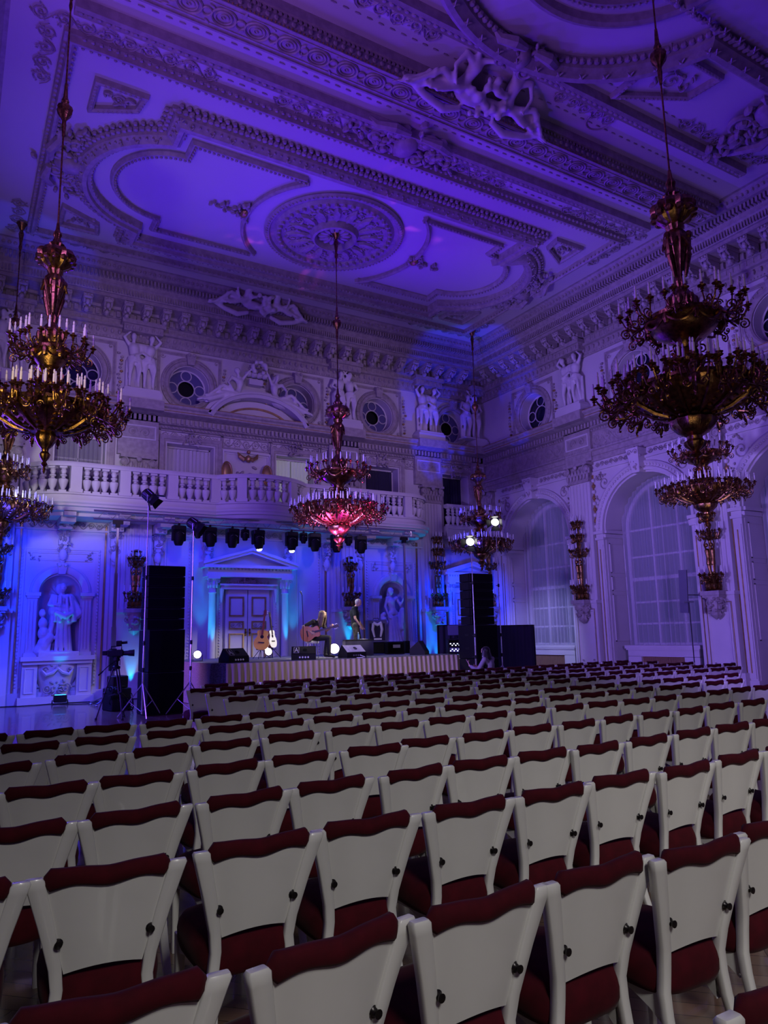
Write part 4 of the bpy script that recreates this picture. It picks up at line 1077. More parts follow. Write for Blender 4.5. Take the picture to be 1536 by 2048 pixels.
# ================================================================ figures
def hand(m, w, d, n, side, curl=.4, s=1.0):
    # w wrist, d direction of the hand, n palm normal
    w = Vector(w); d = Vector(d).normalized(); n = (Vector(n)-d*Vector(n).dot(d)).normalized(); l = d.cross(n)*side
    k = w+d*.085*s
    for q in (-.03, -.01, .01, .03): m.cap(w+l*q*.5*s+d*.01, k+l*q*s, .014*s, .011*s, 6)
    for i, q in enumerate((-.031, -.0105, .0105, .031)):
        L = (.064, .078, .082, .070)[i]*s; p = k+l*q*s; a = curl*.6
        p1 = p+(d*cos(a)+n*sin(a))*L*.45; a2 = curl*1.7; p2 = p1+(d*cos(a2)+n*sin(a2))*L*.32; a3 = curl*2.4; p3 = p2+(d*cos(a3)+n*sin(a3))*L*.26
        m.cap(p, p1, .0095*s, .009*s, 6); m.cap(p1, p2, .009*s, .0085*s, 6); m.cap(p2, p3, .0085*s, .0075*s, 6)
    b = w+l*.03*s+d*.025*s; t1 = b+(d*.6+l*.75+n*.25).normalized()*.038*s; t2 = t1+(d*.85+l*.3+n*.4).normalized()*.032*s
    m.cap(b, t1, .012*s, .0105*s, 6); m.cap(t1, t2, .0105*s, .009*s, 6)
def headm(m, c, f, s=1.0, up=(0, 0, 1)):
    c = Vector(c); f = Vector(f).normalized(); up = Vector(up); r = f.cross(up).normalized(); up = r.cross(f).normalized()
    rot = Matrix((r, f, up)).transposed()
    def P(x, y, z): return c+(r*x+f*y+up*z)*s
    m.ell(P(0, -.01, .025), (.076*s, .095*s, .095*s), 14, 9, rot=rot); m.ell(P(0, .02, -.04), (.058*s, .07*s, .075*s), 12, 8, rot=rot); m.ell(P(0, .045, -.088), (.03*s, .03*s, .025*s), 8, 6, rot=rot)
    m.cap(P(0, .085, .012), P(0, .103, -.02), .009*s, .014*s, 6); m.ell(P(0, .078, -.055), (.025*s, .015*s, .009*s), 8, 5, rot=rot); m.ell(P(0, .08, .03), (.05*s, .012*s, .01*s), 8, 5, rot=rot)
    for q in (-1, 1): m.ell(P(q*.075, -.005, -.01), (.01*s, .02*s, .03*s), 6, 5, rot=rot); m.ell(P(q*.035, .065, -.02), (.022*s, .02*s, .02*s), 6, 5, rot=rot)
def body(m, J, fem=False, s=1.0, hands=None, face=(0, 1, 0), fat=1.0):
    V = {k: Vector(v) for k, v in J.items()}
    for q in 'LR':
        if 'el'+q in V:
            m.cap(V['sh'+q], V['el'+q], .05*s*fat, .04*s, 10); m.cap(V['el'+q], V['wr'+q], .04*s, .026*s, 10)
            h = (hands or {}).get(q)
            d = V['wr'+q]-V['el'+q]
            hand(m, V['wr'+q], h[0] if h else d, h[1] if h else Vector(face), 1 if q == 'L' else -1, h[2] if h else .35, s)
        if 'kn'+q in V:
            m.cap(V['hp'+q], V['kn'+q], .088*s*fat, .056*s, 12); m.cap(V['kn'+q], V['an'+q], .055*s, .036*s, 10)
            c = V['kn'+q].lerp(V['an'+q], .3); m.ell(c, (.058*s, .06*s, .1*s), 8, 6); m.cap(V['an'+q]+Vector((0, 0, -.03*s)), V['to'+q], .036*s, .026*s, 8)
        m.cap(V['ch'], V['sh'+q], .085*s*fat, .06*s, 10)
        m.cap(V['pe'], V['hp'+q], .11*s*fat, .095*s*fat, 10)
    m.cap(V['pe'], V['wa'], .115*s*fat, (.095 if fem else .11)*s*fat, 12); m.cap(V['wa'], V['ch'], (.095 if fem else .11)*s*fat, .125*s*fat, 12)
    m.cap(V['ch'], V['ne'], .09*s, .052*s, 10); m.cap(V['ne'], V['he'], .052*s, .05*s, 10); headm(m, V['he'], face, s)
def std(x=0, y=0, z=0, H=1.75, sway=0, armL=None, armR=None, bow=0):
    k = H/1.75
    P = dict(he=(sway, .02+bow, 1.63), ne=(sway*.8, 0, 1.46), ch=(sway*.5, 0, 1.3), wa=(0, 0, 1.1), pe=(-sway*.4, 0, .97),
             shL=(-.17, 0, 1.42), shR=(.17, 0, 1.42), hpL=(-.1-sway*.4, 0, .92), hpR=(.1-sway*.4, 0, .92), knL=(-.12, .05, .5), knR=(.13, .02, .5),
             anL=(-.12, 0, .09), anR=(.15, -.02, .09), toL=(-.13, .16, .03), toR=(.19, .13, .03))
    a = armL or ((-.25, 0, 1.14), (-.27, .05, .88)); b = armR or ((.25, 0, 1.14), (.27, .05, .88))
    P.update(elL=a[0], wrL=a[1], elR=b[0], wrR=b[1])
    return {q: (x+v[0]*k, y+v[1]*k, z+v[2]*k) for q, v in P.items()}
def folds(m, top, bot, r0, r1, n, t=.03, seed=1, a0=0, a1=2*PI, dep=.7):
    rr = random.Random(seed)
    for i in range(n):
        a = a0+(a1-a0)*(i+.5)/n+rr.uniform(-.1, .1); q = rr.uniform(-.25, .25)
        P = [Vector((top[0]+r0*cos(a), top[1]+r0*dep*sin(a), top[2])), Vector(((top[0]+bot[0])/2+(r0+r1)/2*cos(a+q), (top[1]+bot[1])/2+(r0+r1)/2*dep*sin(a+q), (top[2]+bot[2])/2)), Vector((bot[0]+r1*cos(a+q), bot[1]+r1*dep*sin(a+q), bot[2]))]
        m.tube(P, [t*.8, t, t*1.1], 6)
def loin(m, c, s=1.0, seed=0):
    rr = random.Random(seed)
    for i in range(5): z = c[2]+.06-.035*i; m.tube([(c[0]+.15*s*cos(t), c[1]+.12*s*sin(t), z+.03*sin(t*1+i)) for t in [2*PI*j/14 for j in range(14)]], .025, 5, True)
    m.tube([(c[0]+.13, c[1]+.1, c[2]), (c[0]+.18, c[1]+.1, c[2]-.3), (c[0]+.15, c[1]+.06, c[2]-.6)], [.05, .06, .03], 6)
def finish(m, name, vox, label, T, cat='statue', mt=None, group=None):
    q = M(); q.add(m, T); o = q.build(name, [mt or MARBLE]); remesh(o, vox, 2, .4)
    return tag(o, label, cat, group)
def wallfig(F, a, z, c): # local figure frame: x lateral, y forward (out of the wall), z up
    return F @ Matrix.Translation((a, z, c)) @ fr((0, 0, 0), (1, 0, 0), (0, 0, 1), (0, 1, 0))
def atlas(F, a, label, v):
    m = M()
    for s in (-1, 1):
        up = ((s*.1, -.02, 1.72), (s*-.06, -.04, 1.86)); q = ((-s*.02-.26, .1, 1.62), (-.12, .12, 1.84))
        J = std(s*.23, 0, 0, 1.86, s*.05*v, armL=((-.33, .06, 1.6), (-.12, .06, 1.82)), armR=((.33, .06, 1.6), (.12, .06, 1.82)), bow=.07)
        if (s*v) > 0: J['elL'] = (s*.27-.27, .05, 1.25); J['wrL'] = (s*.27-.1, .16, 1.12)
        else: J['elR'] = (s*.27+.27, .05, 1.25); J['wrR'] = (s*.27+.1, .16, 1.12)
        body(m, J, s > 0, 1.12, face=(s*.3, 1, -.5), fat=1.25); loin(m, (s*.23, 0, 1.0), 1.3, v); folds(m, (s*.26, -.05, 1.0), (s*.3, -.06, .05), .2, .14, 8, .05, int(5+s+v), PI, 2*PI)
    m.box(-.55, .55, -.2, .25, -.04, .02)
    return finish(m, 'atlas_figures', .028, label, wallfig(F, a, 9.6, .24))
atlas(FS, 4.78, 'pair of stucco atlas figures left of the first oval-framed vent window on the stage wall', 1)
atlas(FS, 12.15, 'pair of stucco atlas figures above the balcony, behind the pink-lit chandelier', -1)
atlas(FS, 15.9, 'pair of stucco atlas figures, second from the room corner on the stage wall', 1)
atlas(FS, 18.05, 'pair of stucco atlas figures nearest the room corner', -1)
atlas(FS, .95, 'pair of stucco atlas figures at the left picture edge behind the gilded chandelier', -1)
atlas(FR, -17.85, 'pair of stucco atlas figures on the right wall between two round windows', 1)
atlas(FR, -12.9, 'pair of stucco atlas figures on the right wall behind the largest chandelier', -1)
def seated(x0, z0, s, H=1.0, lean=.2, face=None):
    # reclining figure: pelvis at origin, legs stretched towards s
    k = H
    J = dict(pe=(0, 0, .14), wa=(-s*.06, 0, .3), ch=(-s*.08, .02, .5), ne=(-s*.03, .03, .68), he=(s*.02, .06, .83), shL=(-.17, .03, .62), shR=(.17, .03, .62),
             hpL=(s*.06-.02, .06, .12), hpR=(s*.06+.02, -.02, .12), knL=(s*.45, .12, .3), knR=(s*.48, .0, .2), anL=(s*.85, .12, -.02), anR=(s*.9, .0, -.08), toL=(s*1.0, .16, -.08), toR=(s*1.05, .03, -.14))
    J['elL'] = (-.3, .1, .42); J['wrL'] = (-.22, .2, .25); J['elR'] = (.3, .1, .42); J['wrR'] = (.22, .2, .25)
    return {q: (x0+v[0]*k, v[1]*k, z0+v[2]*k) for q, v in J.items()}
m = M()
for s in (-1, 1):
    x = 8.68+s*.72; J = seated(0, 0, s, 1.15)
    J['elR' if s < 0 else 'elL'] = (-s*.36, .15, .95); J['wrR' if s < 0 else 'wrL'] = (-s*.55, .2, 1.2)
    J = {k: (v[0]+x, v[1], v[2]+9.82) for k, v in J.items()}
    body(m, J, True, 1.1, face=(-s*.8, .6, .1)); folds(m, (x+s*.1, .05, 10.0), (x+s*1.2, .05, 9.55), .14, .2, 9, .045, 4, 0, 2*PI); m.ell((x+s*.3, .0, 9.85), (.5, .22, .2), 10, 7)
for a in range(20): t = R.random()*6.3; m.ell((8.68+.25*cos(t), .2+R.random()*.1, 10.95+.2*sin(t)), .08, 6, 5)
finish(m, 'reclining_figures', .03, 'two draped reclining stucco women holding a flower basket above the balcony pediment', wallfig(FS, 0, 0, .3))
# ceiling groups around the middle of the beam, and over the stage cornice
def ceil_group(cx, cy, z, label, s=1.0, flip=1):
    m = M()
    for q in (-1, 1):
        J = seated(0, 0, q, 1.25*s); J['elR' if q < 0 else 'elL'] = (-q*.4*s, .2, .9*s); J['wrR' if q < 0 else 'wrL'] = (-q*.55*s, .3, 1.05*s)
        J = {k: (v[0]*s+q*.62*s, v[1], v[2]) for k, v in J.items()}
        body(m, J, q > 0, 1.2*s, face=(-q*.5, .9, .2)); folds(m, (q*.75*s, 0, .2), (q*1.7*s, 0, -.1), .12, .16, 7, .05, 3+q)
    for i in range(34): t = R.random()*6.3; r_ = R.random()**.6; m.ell((.5*s*r_*cos(t), .1+.12*R.random(), .2*s+.42*s*r_*sin(t)), R.uniform(.05, .1)*s, 6, 5)
    for q in (-1, 1): m.ell((q*.3*s, .02, .05*s), (.4*s, .14, .16*s), 10, 7); folds(m, (q*.5*s, .05, .25), (q*1.25*s, .1, .0), .1, .2, 8, .045, 11+q, 0, 2*PI)
    for q in (-1, 1): m.tube([(q*.4*s, .05, -.2), (q*.8*s, .1, -.32), (q*1.3*s, .08, -.22), (q*1.7*s, .02, -.1)], [.07, .1, .09, .05], 7)
    return finish(m, 'ceiling_figures', .036, label, Matrix.Translation((cx, cy, z)) @ Matrix.Rotation(PI, 4, 'Z') @ Matrix.Rotation(math.radians(-62 if flip > 0 else -35), 4, 'X'))
ceil_group(8.9, 10.62, 12.72, 'stucco figures sprawling over the middle of the ceiling beam', 1.0)
ceil_group(8.35, 21.9, 12.72, 'stucco figures with a shield on the cornice above the stage wall', .95, -1)
def cartouche(T, label, w=1.0, n=60, seed=3):
    m = M(); rr = random.Random(seed); m.T = T
    for s in (-1, 1):
        for dx, dy, r, q in ((.45, .35, .34, 1), (.5, -.35, .28, -1), (.95, 0, .22, 1)): spiral(m, s*dx*w, dy*w, r*w, 1.5, 0, s*q, .07*w, .14, 7, 12)
        m.tube([(s*.2*w, .55*w, .2), (s*.7*w, .62*w, .24), (s*1.15*w, .4*w, .16), (s*1.4*w, .45*w, .08)], [.07, .12, .1, .05], 7)
    m.ell((0, 0, .12), (.34*w, .46*w, .2), 14, 8)
    for i in range(n):
        a = rr.uniform(-1.7, 1.7)*w; b = rr.gauss(0, .28)*w*(1.2-abs(a)/(2.2*w)); leaf(m, a, b, rr.random()*6.3, .26*w, .14*w, .06+.12*rr.random(), .7)
    o = m.build('ceiling_cartouche', [STUC]); return tag(o, label, 'ornament')
cartouche(FC @ Matrix.Translation((1.75, -17.2, .02)) @ Matrix.Rotation(PI/2, 4, 'Z'), 'scrolled stucco cartouche at the left rounded end of the ceiling panel', .8)
cartouche(FC @ Matrix.Translation((15.8, -17.2, .02)) @ Matrix.Rotation(-PI/2, 4, 'Z'), 'scrolled stucco cartouche at the right rounded end of the ceiling panel', .8)
cartouche(FC @ Matrix.Translation((8.4, -12.75, .02)), 'scrolled stucco cartouche between the ceiling beam and the rosette panel', .85, 80, 5)
cartouche(FC @ Matrix.Translation((15.0, -7.9, .02)) @ Matrix.Rotation(-PI/2, 4, 'Z'), 'dark heavy leaf cartouche at the upper right edge of the ceiling', 1.0, 110, 6)
cartouche(FC @ Matrix.Translation((9.0, -9.45, .02)), 'stucco scrolls and bouquet behind the beam figures', .6, 60, 9)

# niche statues
m = M(); J = std(0, 0, .08, 1.55, .05, armL=((-.26, .08, 1.2), (-.12, .22, 1.18)), armR=((.28, .05, 1.2), (.2, .2, 1.0)), bow=.02)
body(m, J, True, .98, face=(-.2, 1, -.15)); folds(m, (.02, 0, 1.05), (0, .02, .06), .16, .27, 22, .04, 2); folds(m, (.05, 0, 1.35), (.1, .05, .75), .2, .26, 12, .035, 6)
m.cap((.22, -.05, 1.3), (.4, -.02, .95), .1, .12, 8); m.cap((.4, -.02, .95), (.2, .1, .75), .12, .08, 8); m.ell((0, .0, 1.0), (.24, .2, .2), 12, 8); m.ell((0, -.04, 1.5), (.11, .1, .13), 10, 8)
for z, x, r in ((.95, -.36, .075), (.72, -.34, .1), (.5, -.32, .12), (.25, -.3, .14)): m.ell((x, .08, z), (r, r, r*1.3), 10, 7)
m.cap((-.38, .05, .12), (-.2, .1, .4), .14, .12, 8); m.tube([(-.12, .22, .98), (.1, .27, .86), (.26, .2, .95)], [.05, .07, .04], 7); m.box(-.42, .42, -.28, .3, -.02, .09)
finish(m, 'niche_statue', .02, 'robed stucco woman with a child at her side in the left wall niche', wallfig(FS, 2.75, 1.33, .02) @ Matrix.Scale(1.28, 4))
m = M(); J = std(0, 0, .08, 1.6, -.08, armL=((-.25, .0, 1.15), (-.2, .08, .9)), armR=((.28, .08, 1.18), (.34, .2, 1.42)), bow=.03)
body(m, J, True, 1.0, face=(.5, 1, -.2)); folds(m, (0, .02, .85), (.08, .04, .06), .15, .25, 18, .04, 8); m.ell((0, -.06, 1.58), (.1, .1, .12), 10, 8); m.cap((-.05, -.08, 1.55), (-.1, -.08, 1.2), .07, .04, 8)
for i in range(26): m.ell((R.uniform(-.4, -.28), R.uniform(0, .15), R.uniform(.1, .95)), R.uniform(.05, .09), 6, 5)
m.cap((.3, .1, 1.0), (.22, .12, .5), .1, .12, 8); m.ell((.32, .15, .3), (.12, .12, .2), 10, 8); m.ell((.34, .2, 1.5), .07, 8, 6); m.box(-.42, .42, -.28, .3, -.02, .09)
finish(m, 'niche_statue', .02, 'half-nude stucco woman raising one hand in the right wall niche', wallfig(FS, 14.15, 1.33, .02) @ Matrix.Scale(1.26, 4))
# ================================================================ chairs
def slat(m, pts, ws, ds, ch=.25):
    # eight-sided swept bar: pts path, widths across x, depths across y
    vs = []
    for (x, y, z), w, d in zip(pts, ws, ds):
        w /= 2; d /= 2; c = min(w, d)*ch*2*.5
        vs += [(x-w+c, y-d, z), (x+w-c, y-d, z), (x+w, y-d+c, z), (x+w, y+d-c, z), (x+w-c, y+d, z), (x-w+c, y+d, z), (x-w, y+d-c, z), (x-w, y-d+c, z)]
    n = len(pts); fs = [tuple(range(7, -1, -1)), tuple(range((n-1)*8, n*8))]
    for i in range(n-1):
        for j in range(8): a = i*8+j; b = i*8+(j+1) % 8; fs.append((a, b, b+8, a+8))
    m.av(vs, fs)
def bk(z): return -.185-.10*max(0, (z-.42)/.48)**1.15       # y of the back at height z
def wd(z): return .128+.088*max(0, (z-.5)/.38)              # half width of the panel
def make_chair():
    t = empty('banquet_chair', (0, 0, 0), 0, 'x', 'chair')
    for s in (-1, 1):
        Z = [0, .1, .2, .3, .38, .46, .54, .62, .70, .78, .84, .872, .882]
        P = []; W = []; D = []
        for z in Z:
            if z < .46: f = z/.46; x = .185-.025*f; y = -.30+.115*(1-(1-f)**2)
            else: x = wd(z)+.028+.008*max(0, (z-.7)/.2); y = bk(z)
            P.append((s*(x+.004), y, z)); W.append(.034+.010*min(1, z/.4)+(.024*max(0, (z-.5)/.38))); D.append(.03+.01*min(1, z/.4))
        W[-1] *= .8; D[-1] *= .7
        m = M(); slat(m, P, W, D); m.build('rear_leg', WHITEP, t, 50)
        m = M(); slat(m, [(s*.195, .205, z) for z in (0, .2, .36, .42)], [.026, .034, .042, .044], [.026, .034, .044, .046]); m.build('front_leg', WHITEP, t, 50)
    # seat rails with curved lower edge
    m = M()
    for s in (-1, 1):
        N = 8; vs = []
        for i in range(N+1):
            f = i/N; y = -.17+.37*f; x = s*(.165+.028*f); lo = .27+.085*min(1, f*2.2)**.7-.02*max(0, f-.8)*5
            hi = .375+.05*f; vs += [(x-.013, y, lo), (x+.013, y, lo), (x+.013, y, hi), (x-.013, y, hi)]
        m.av(vs, [(i*4+j, i*4+(j+1) % 4, i*4+4+(j+1) % 4, i*4+4+j) for i in range(N) for j in range(4)])
    N = 8; vs = []
    for i in range(N+1):
        f = i/N; x = -.18+.36*f; lo = .345+.04*sin(PI*f); vs += [(x, .195, lo), (x, .215, lo), (x, .215, .425), (x, .195, .425)]
    m.av(vs, [(i*4+j, i*4+(j+1) % 4, i*4+4+(j+1) % 4, i*4+4+j) for i in range(N) for j in range(4)])
    m.build('seat_rail', WHITEP, t, 50)
    # upholstered seat
    m = M(); nx, ny = 12, 12; vs = []; fs = []
    def sq(u, e=.55): return math.copysign(abs(u)**e, u)
    layers = [(.93, .385), (.99, .392), (1.03, .42), (1.04, .46), (1.02, .488), (.94, .512), (.7, .530), (.3, .536)]
    K = 40
    for sc, z in layers:
        for i in range(K):
            a = 2*PI*i/K; u, v = sq(cos(a)), sq(sin(a)); hw = .228-.022*(1-(v+1)/2)
            vs.append((u*hw*sc, .02+v*.232*sc, z-.03*(1-(v+1)/2)*(1 if z < .5 else .4)))
    for j in range(len(layers)-1):
        for i in range(K): fs.append((j*K+i, j*K+(i+1) % K, (j+1)*K+(i+1) % K, (j+1)*K+i))
    fs.append(tuple(range(K-1, -1, -1))); fs.append(tuple((len(layers)-1)*K+i for i in range(K)))
    m.av(vs, fs); m.build('seat', VELVET, t, 60)
    # back panel
    m = M(); NX, NZ = 8, 7; vs = []
    for side in (0, 1):
        for j in range(NZ+1):
            z = .515+(.875-.515)*j/NZ
            for i in range(NX+1):
                u = -1+2*i/NX; zz = z+(.02*(1-u*u) if j == 0 else 0); vs.append((u*(wd(z)+.008), bk(zz)-.018*(1-u*u)+(.008 if side else -.008), zz))
    n1 = (NX+1)*(NZ+1); fs = []
    for j in range(NZ):
        for i in range(NX):
            a = j*(NX+1)+i; fs.append((a, a+1, a+NX+2, a+NX+1)); fs.append((n1+a, n1+a+NX+1, n1+a+NX+2, n1+a+1))
    for i in range(NX): fs.append((i, n1+i, n1+i+1, i+1)); a = NZ*(NX+1)+i; fs.append((a, a+1, n1+a+1, n1+a))
    for j in range(NZ): a = j*(NX+1); fs.append((a, a+NX+1, n1+a+NX+1, n1+a)); a += NX; fs.append((a, n1+a, n1+a+NX+1, a+NX+1))
    m.av(vs, fs); m.build('backrest', WHITEP, t, 50)
    # velvet roll over the top edge and padded front of the back
    m = M(); N = 20; vs = []; K = 10
    for i in range(N+1):
        u = -1+2*i/N; x = u*(wd(.87)+.01); e = min(1, (1-abs(u))*9+.35)
        top = .903+.009*u*u-.004*cos(2*PI*u)*(1-abs(u)); low = .838-.008*cos(2*PI*u*.92)-.004*u*u
        yc = bk(.87)-.018*(1-u*u); hc = (top+low)/2; hh = (top-low)/2*e
        for j in range(K):
            a = 2*PI*j/K; vs.append((x, yc+.025*e*math.copysign(abs(cos(a))**.7, cos(a)), hc+hh*math.copysign(abs(sin(a))**.7, sin(a))))
    fs = [(i*K+j, i*K+(j+1) % K, (i+1)*K+(j+1) % K, (i+1)*K+j) for i in range(N) for j in range(K)]+[tuple(range(K-1, -1, -1)), tuple(range(N*K, N*K+K))]
    m.av(vs, fs)
    m.build('top_cushion', VELVET, t, 60)
    m = M(); vs = []
    for j in range(5):
        z = .53+(.83-.53)*j/4
        for i in range(9): u = -1+2*i/8; vs.append((u*wd(z)*.9, bk(z)-.018*(1-u*u)+.012+.028*(1-u**4)*sin(PI*min(1, (j+.6)/4.6)), z))
    m.av(vs, [(j*9+i, j*9+i+1, (j+1)*9+i+1, (j+1)*9+i) for j in range(4) for i in range(8)]); m.build('back_cushion', VELVET, t, 60)
    for s in (-1, 1):
        m = M(); z = .635; T = Matrix.Translation((s*(wd(z)+.004), bk(z)-.006, z)) @ Matrix.Rotation(PI/2, 4, 'X')
        q = M(); q.lathe([(.017, 0), (.018, .008), (.012, .012), (.008, .02), (.012, .024), (.014, .03), (.0, .032)], 12); m.add(q, T); m.build('knob', KNOB, t)
    return t
ORD = 'zeroth first second third fourth fifth sixth seventh eighth ninth tenth eleventh twelfth thirteenth fourteenth fifteenth sixteenth seventeenth eighteenth nineteenth twentieth twenty-first twenty-second twenty-third twenty-fourth twenty-fifth twenty-sixth'.split()
near = {0: [(1.80, 1.14, 0)],
 1: [(-.18, 2.0, 4), (.40, 1.98, -2), (1.00, 1.98, 9), (1.53, 1.99, 3), (2.08, 2.01, 2), (2.58, 1.96, -1), (3.15, 2.02, 2)],
 2: [(.03, 3.08, -3), (.58, 3.05, -6), (1.19, 3.06, 0), (1.72, 3.08, -1), (2.30, 3.07, 0), (2.86, 3.07, 1), (3.43, 3.11, -2), (3.98, 3.08, 3), (4.59, 3.14, 3), (5.15, 3.16, 2)],
 3: [(.32, 3.9, 2), (.87, 3.92, 5), (1.45, 3.95, 6), (1.99, 3.99, 2), (2.58, 4.0, 7), (3.11, 4.02, -2), (3.67, 4.03, -1), (4.19, 4.0, 3), (4.78, 4.03, 3), (5.38, 4.07, 3), (5.93, 4.09, 0), (6.5, 4.12, 1)],
 4: [(.02, 4.85, 3), (.56, 4.87, -1), (1.08, 4.89, -3), (1.68, 4.94, 6), (2.23, 4.97, 2), (2.84, 4.97, -5), (3.37, 5.07, -4), (3.94, 5.04, 2), (4.54, 5.10, 0), (5.11, 5.10, 4), (5.69, 5.14, 6), (6.25, 5.16, 4), (6.8, 5.16, 5), (7.45, 5.25, 0), (8.05, 5.26, 2)],
 5: [(.35, 5.88, 2), (.95, 5.98, 2), (1.50, 6.0, 7), (2.02, 5.99, 2), (2.63, 6.06, 3), (3.25, 6.12, 8), (3.80, 6.15, 3), (4.38, 6.18, -2), (4.97, 6.22, 0), (5.56, 6.27, -2), (6.14, 6.26, 1), (6.68, 6.26, -6), (7.22, 6.23, -2), (7.81, 6.28, 4), (8.4, 6.31, -5), (8.98, 6.36, 0), (9.55, 6.4, 2), (10.1, 6.42, 0)]}
rows = [list(near[k]) for k in range(6)]
for y0, x0, x1 in ((6.87, .1, 11.9), (7.77, .3, 13.3), (9.0, 4.04, 15.0), (9.97, 3.7, 16.3), (11.1, 3.75, 16.4), (12.2, 3.73, 16.4), (13.15, 4.3, 16.4)):
    n = int((x1-x0)/.572); r = []
    for i in range(n):
        x = x0+i*.572
        r.append((x+R.uniform(-.025, .025), y0+.052*x+R.uniform(-.04, .04), R.gauss(0, 4)))
    rows.append(r)
chair0 = make_chair(); ctree = tree_of(chair0); used = False
LADY = None; seats = []
for ri, r in enumerate(rows):
    for ci, (x, y, a) in enumerate(r):
        c = chair0 if not used else copy_tree(chair0, ctree); used = True
        t = math.radians(a)
        c.location = (x-.285*sin(t), y+.285*cos(t), 0); c.rotation_euler = (0, 0, t)
        c['group'] = 'chairs set out in rows'
        if ri == 0: c['label'] = 'white chair with dark red seat cut off in the bottom right corner'
        else: c['label'] = 'white chair with red velvet, %s from the left in the %s row from the camera' % (ORD[ci+1], ORD[ri])
        seats.append((x, y, a, ri, ci))
        if ri == 12 and abs(x-11.2) < .29: LADY = (x, y, a)

# ================================================================ stage
ST = 1.1
m = M(); m.bbox(5.72, 13.3, 18.1, 22.75, .0, ST, .02); stage = m.build('stage_platform', CARPET); tag(stage, 'low carpeted stage platform hung with pleated cloth', 'stage')
def pleats(P0, P1, z0, z1, wl, amp, mt, name):
    P0, P1 = Vector(P0), Vector(P1); d = P1-P0; L = d.length; d /= L; nrm = Vector((d.y, -d.x, 0)); n = int(L/wl*10); vs = []
    J = 8
    for j in range(J+1):
        z = z0+(z1-z0)*j/J; f = 1-.75*(j/J)**3
        for i in range(n+1):
            s = L*i/n; ph = i/10*2*PI; w = sin(ph+.5*sin(i*.037)+.3*sin(i*.19)); w = math.copysign(abs(w)**.6, w)
            q = P0+d*s+nrm*(.045+amp*f*w+.012*(1-j/J)*sin(i*.61)); vs.append((q.x, q.y, z))
    m = M(); m.av(vs, [(j*(n+1)+i, j*(n+1)+i+1, (j+1)*(n+1)+i+1, (j+1)*(n+1)+i) for j in range(J) for i in range(n)]); return m.build(name, mt, stage, 60)
pleats((6.05, 18.08, 0), (13.32, 18.08, 0), .01, ST-.01, .165, .05, SKIRT, 'stage_skirt')
pleats((13.32, 18.08, 0), (13.32, 22.7, 0), .01, ST-.01, .165, .05, SKIRT, 'stage_skirt')
m = M(); N = 40
m.av([(5.70+.01*sin(i*.9), 22.7-4.6*i/N, z) for z in (.01, ST+.005) for i in range(N+1)], [(i, i+1, N+2+i, N+1+i) for i in range(N)]); m.build('side_cloth', PINKC, stage)
m = M(); vs = []
for j in range(6):
    for i in range(25): x = 5.66+.42*i/24; vs.append((x-(.05*(1-j/5)), 18.04-.02*sin(i*1.1)*(1-j/6), ST+.006-(ST-.02)*(1-j/5)))
m.av(vs, [(j*25+i, j*25+i+1, (j+1)*25+i+1, (j+1)*25+i) for j in range(5) for i in range(24)]); m.build('corner_cloth', BLUEC, stage)

def wedge(X, Y, rz, w, label, lit=False, back=False, h=.36, d=.5):
    e = empty('stage_monitor', (X, Y, ST), rz, label, 'stage monitor', 'wedge monitors along the stage')
    # side profile in (y, z): local -y is towards the stalls
    prof = [(-.22*d/.5, 0), (.25*d/.5, 0), (.25*d/.5, .1), (.06*d/.5, h), (-.22*d/.5, h*.42)] if not back else [(-.25, 0), (.22, 0), (.22, h*.42), (-.06, h), (-.25, .1)]
    m = M(); m.T = fr((0, 0, 0), (0, 1, 0), (0, 0, 1), (1, 0, 0)); m.prism(prof, -w/2, w/2); m.build('cabinet', BLACK, e, 20)
    m = M(); m.T = fr((0, 0, 0), (0, 1, 0), (0, 0, 1), (1, 0, 0))
    if not back:
        # outward rear side facing the stalls: sloping baffle with logo plate, handle and sockets
        a = Vector((-.22*d/.5, h*.42)); b = Vector((.06*d/.5, h)); u = (b-a).normalized(); n = Vector((-u.y, u.x))
        T = Matrix(((0, 0, 1, 0), (u.x, n.x, 0, a.x), (u.y, n.y, 0, a.y), (0, 0, 0, 1)))   # local (along slope, normal, x)
        L = (b-a).length
        m = M(); m.T = T; m.box(.02, L-.02, 0, .006, -w/2+.02, w/2-.02); m.build('baffle', SCREENW if lit else BLACKM, e)  # light falling on the pale monitor is put into its white baffle colour
        m = M(); m.T = T
        for q in (-1, 1):
            N = 12; m.av([(L*.5+q*.008+q*.05*sin(PI*i/N), .012, w*.05+.06*cos(PI*i/N)) for i in range(N+1)], [tuple(range(N+1))])
        m.build('handle_recess', GRILLE, e)
        m = M(); m.T = T; x0 = -w*.36
        # white emblem: a slanted A-like mark inside a frame
        for q0, q1 in (((L*.25, x0), (L*.75, x0+.04)), ((L*.75, x0+.04), (L*.25, x0+.085)), ((L*.42, x0+.02), (L*.42, x0+.068))): m.tube([(q0[0], .012, q0[1]), (q1[0], .012, q1[1])], .007, 4)
        m.tube([(L*.15, .012, x0-.025), (L*.15, .012, x0+.11), (L*.85, .012, x0+.11), (L*.85, .012, x0-.025)], .004, 4, True); m.build('emblem', SCREENW, e)
        m = M()
        for q in range(4):
            x = -.1+.075*q; c = M(); c.lathe([(.0, .012), (.022, .012), (.026, 0)], 10); m.add(c, Matrix.Translation((x, -.222*d/.5, h*.2)) @ Matrix.Rotation(PI/2, 4, 'X'))
        m.build('socket', SCREENW if not lit else ALU, e)
        if lit: m = M(); m.tube([(.1, -.24, h*.2), (.2, -.34, .02), (.05, -.45, .01), (-.1, -.36, .01)], .01, 5); m.build('cable', SCREENW, e)
    return e
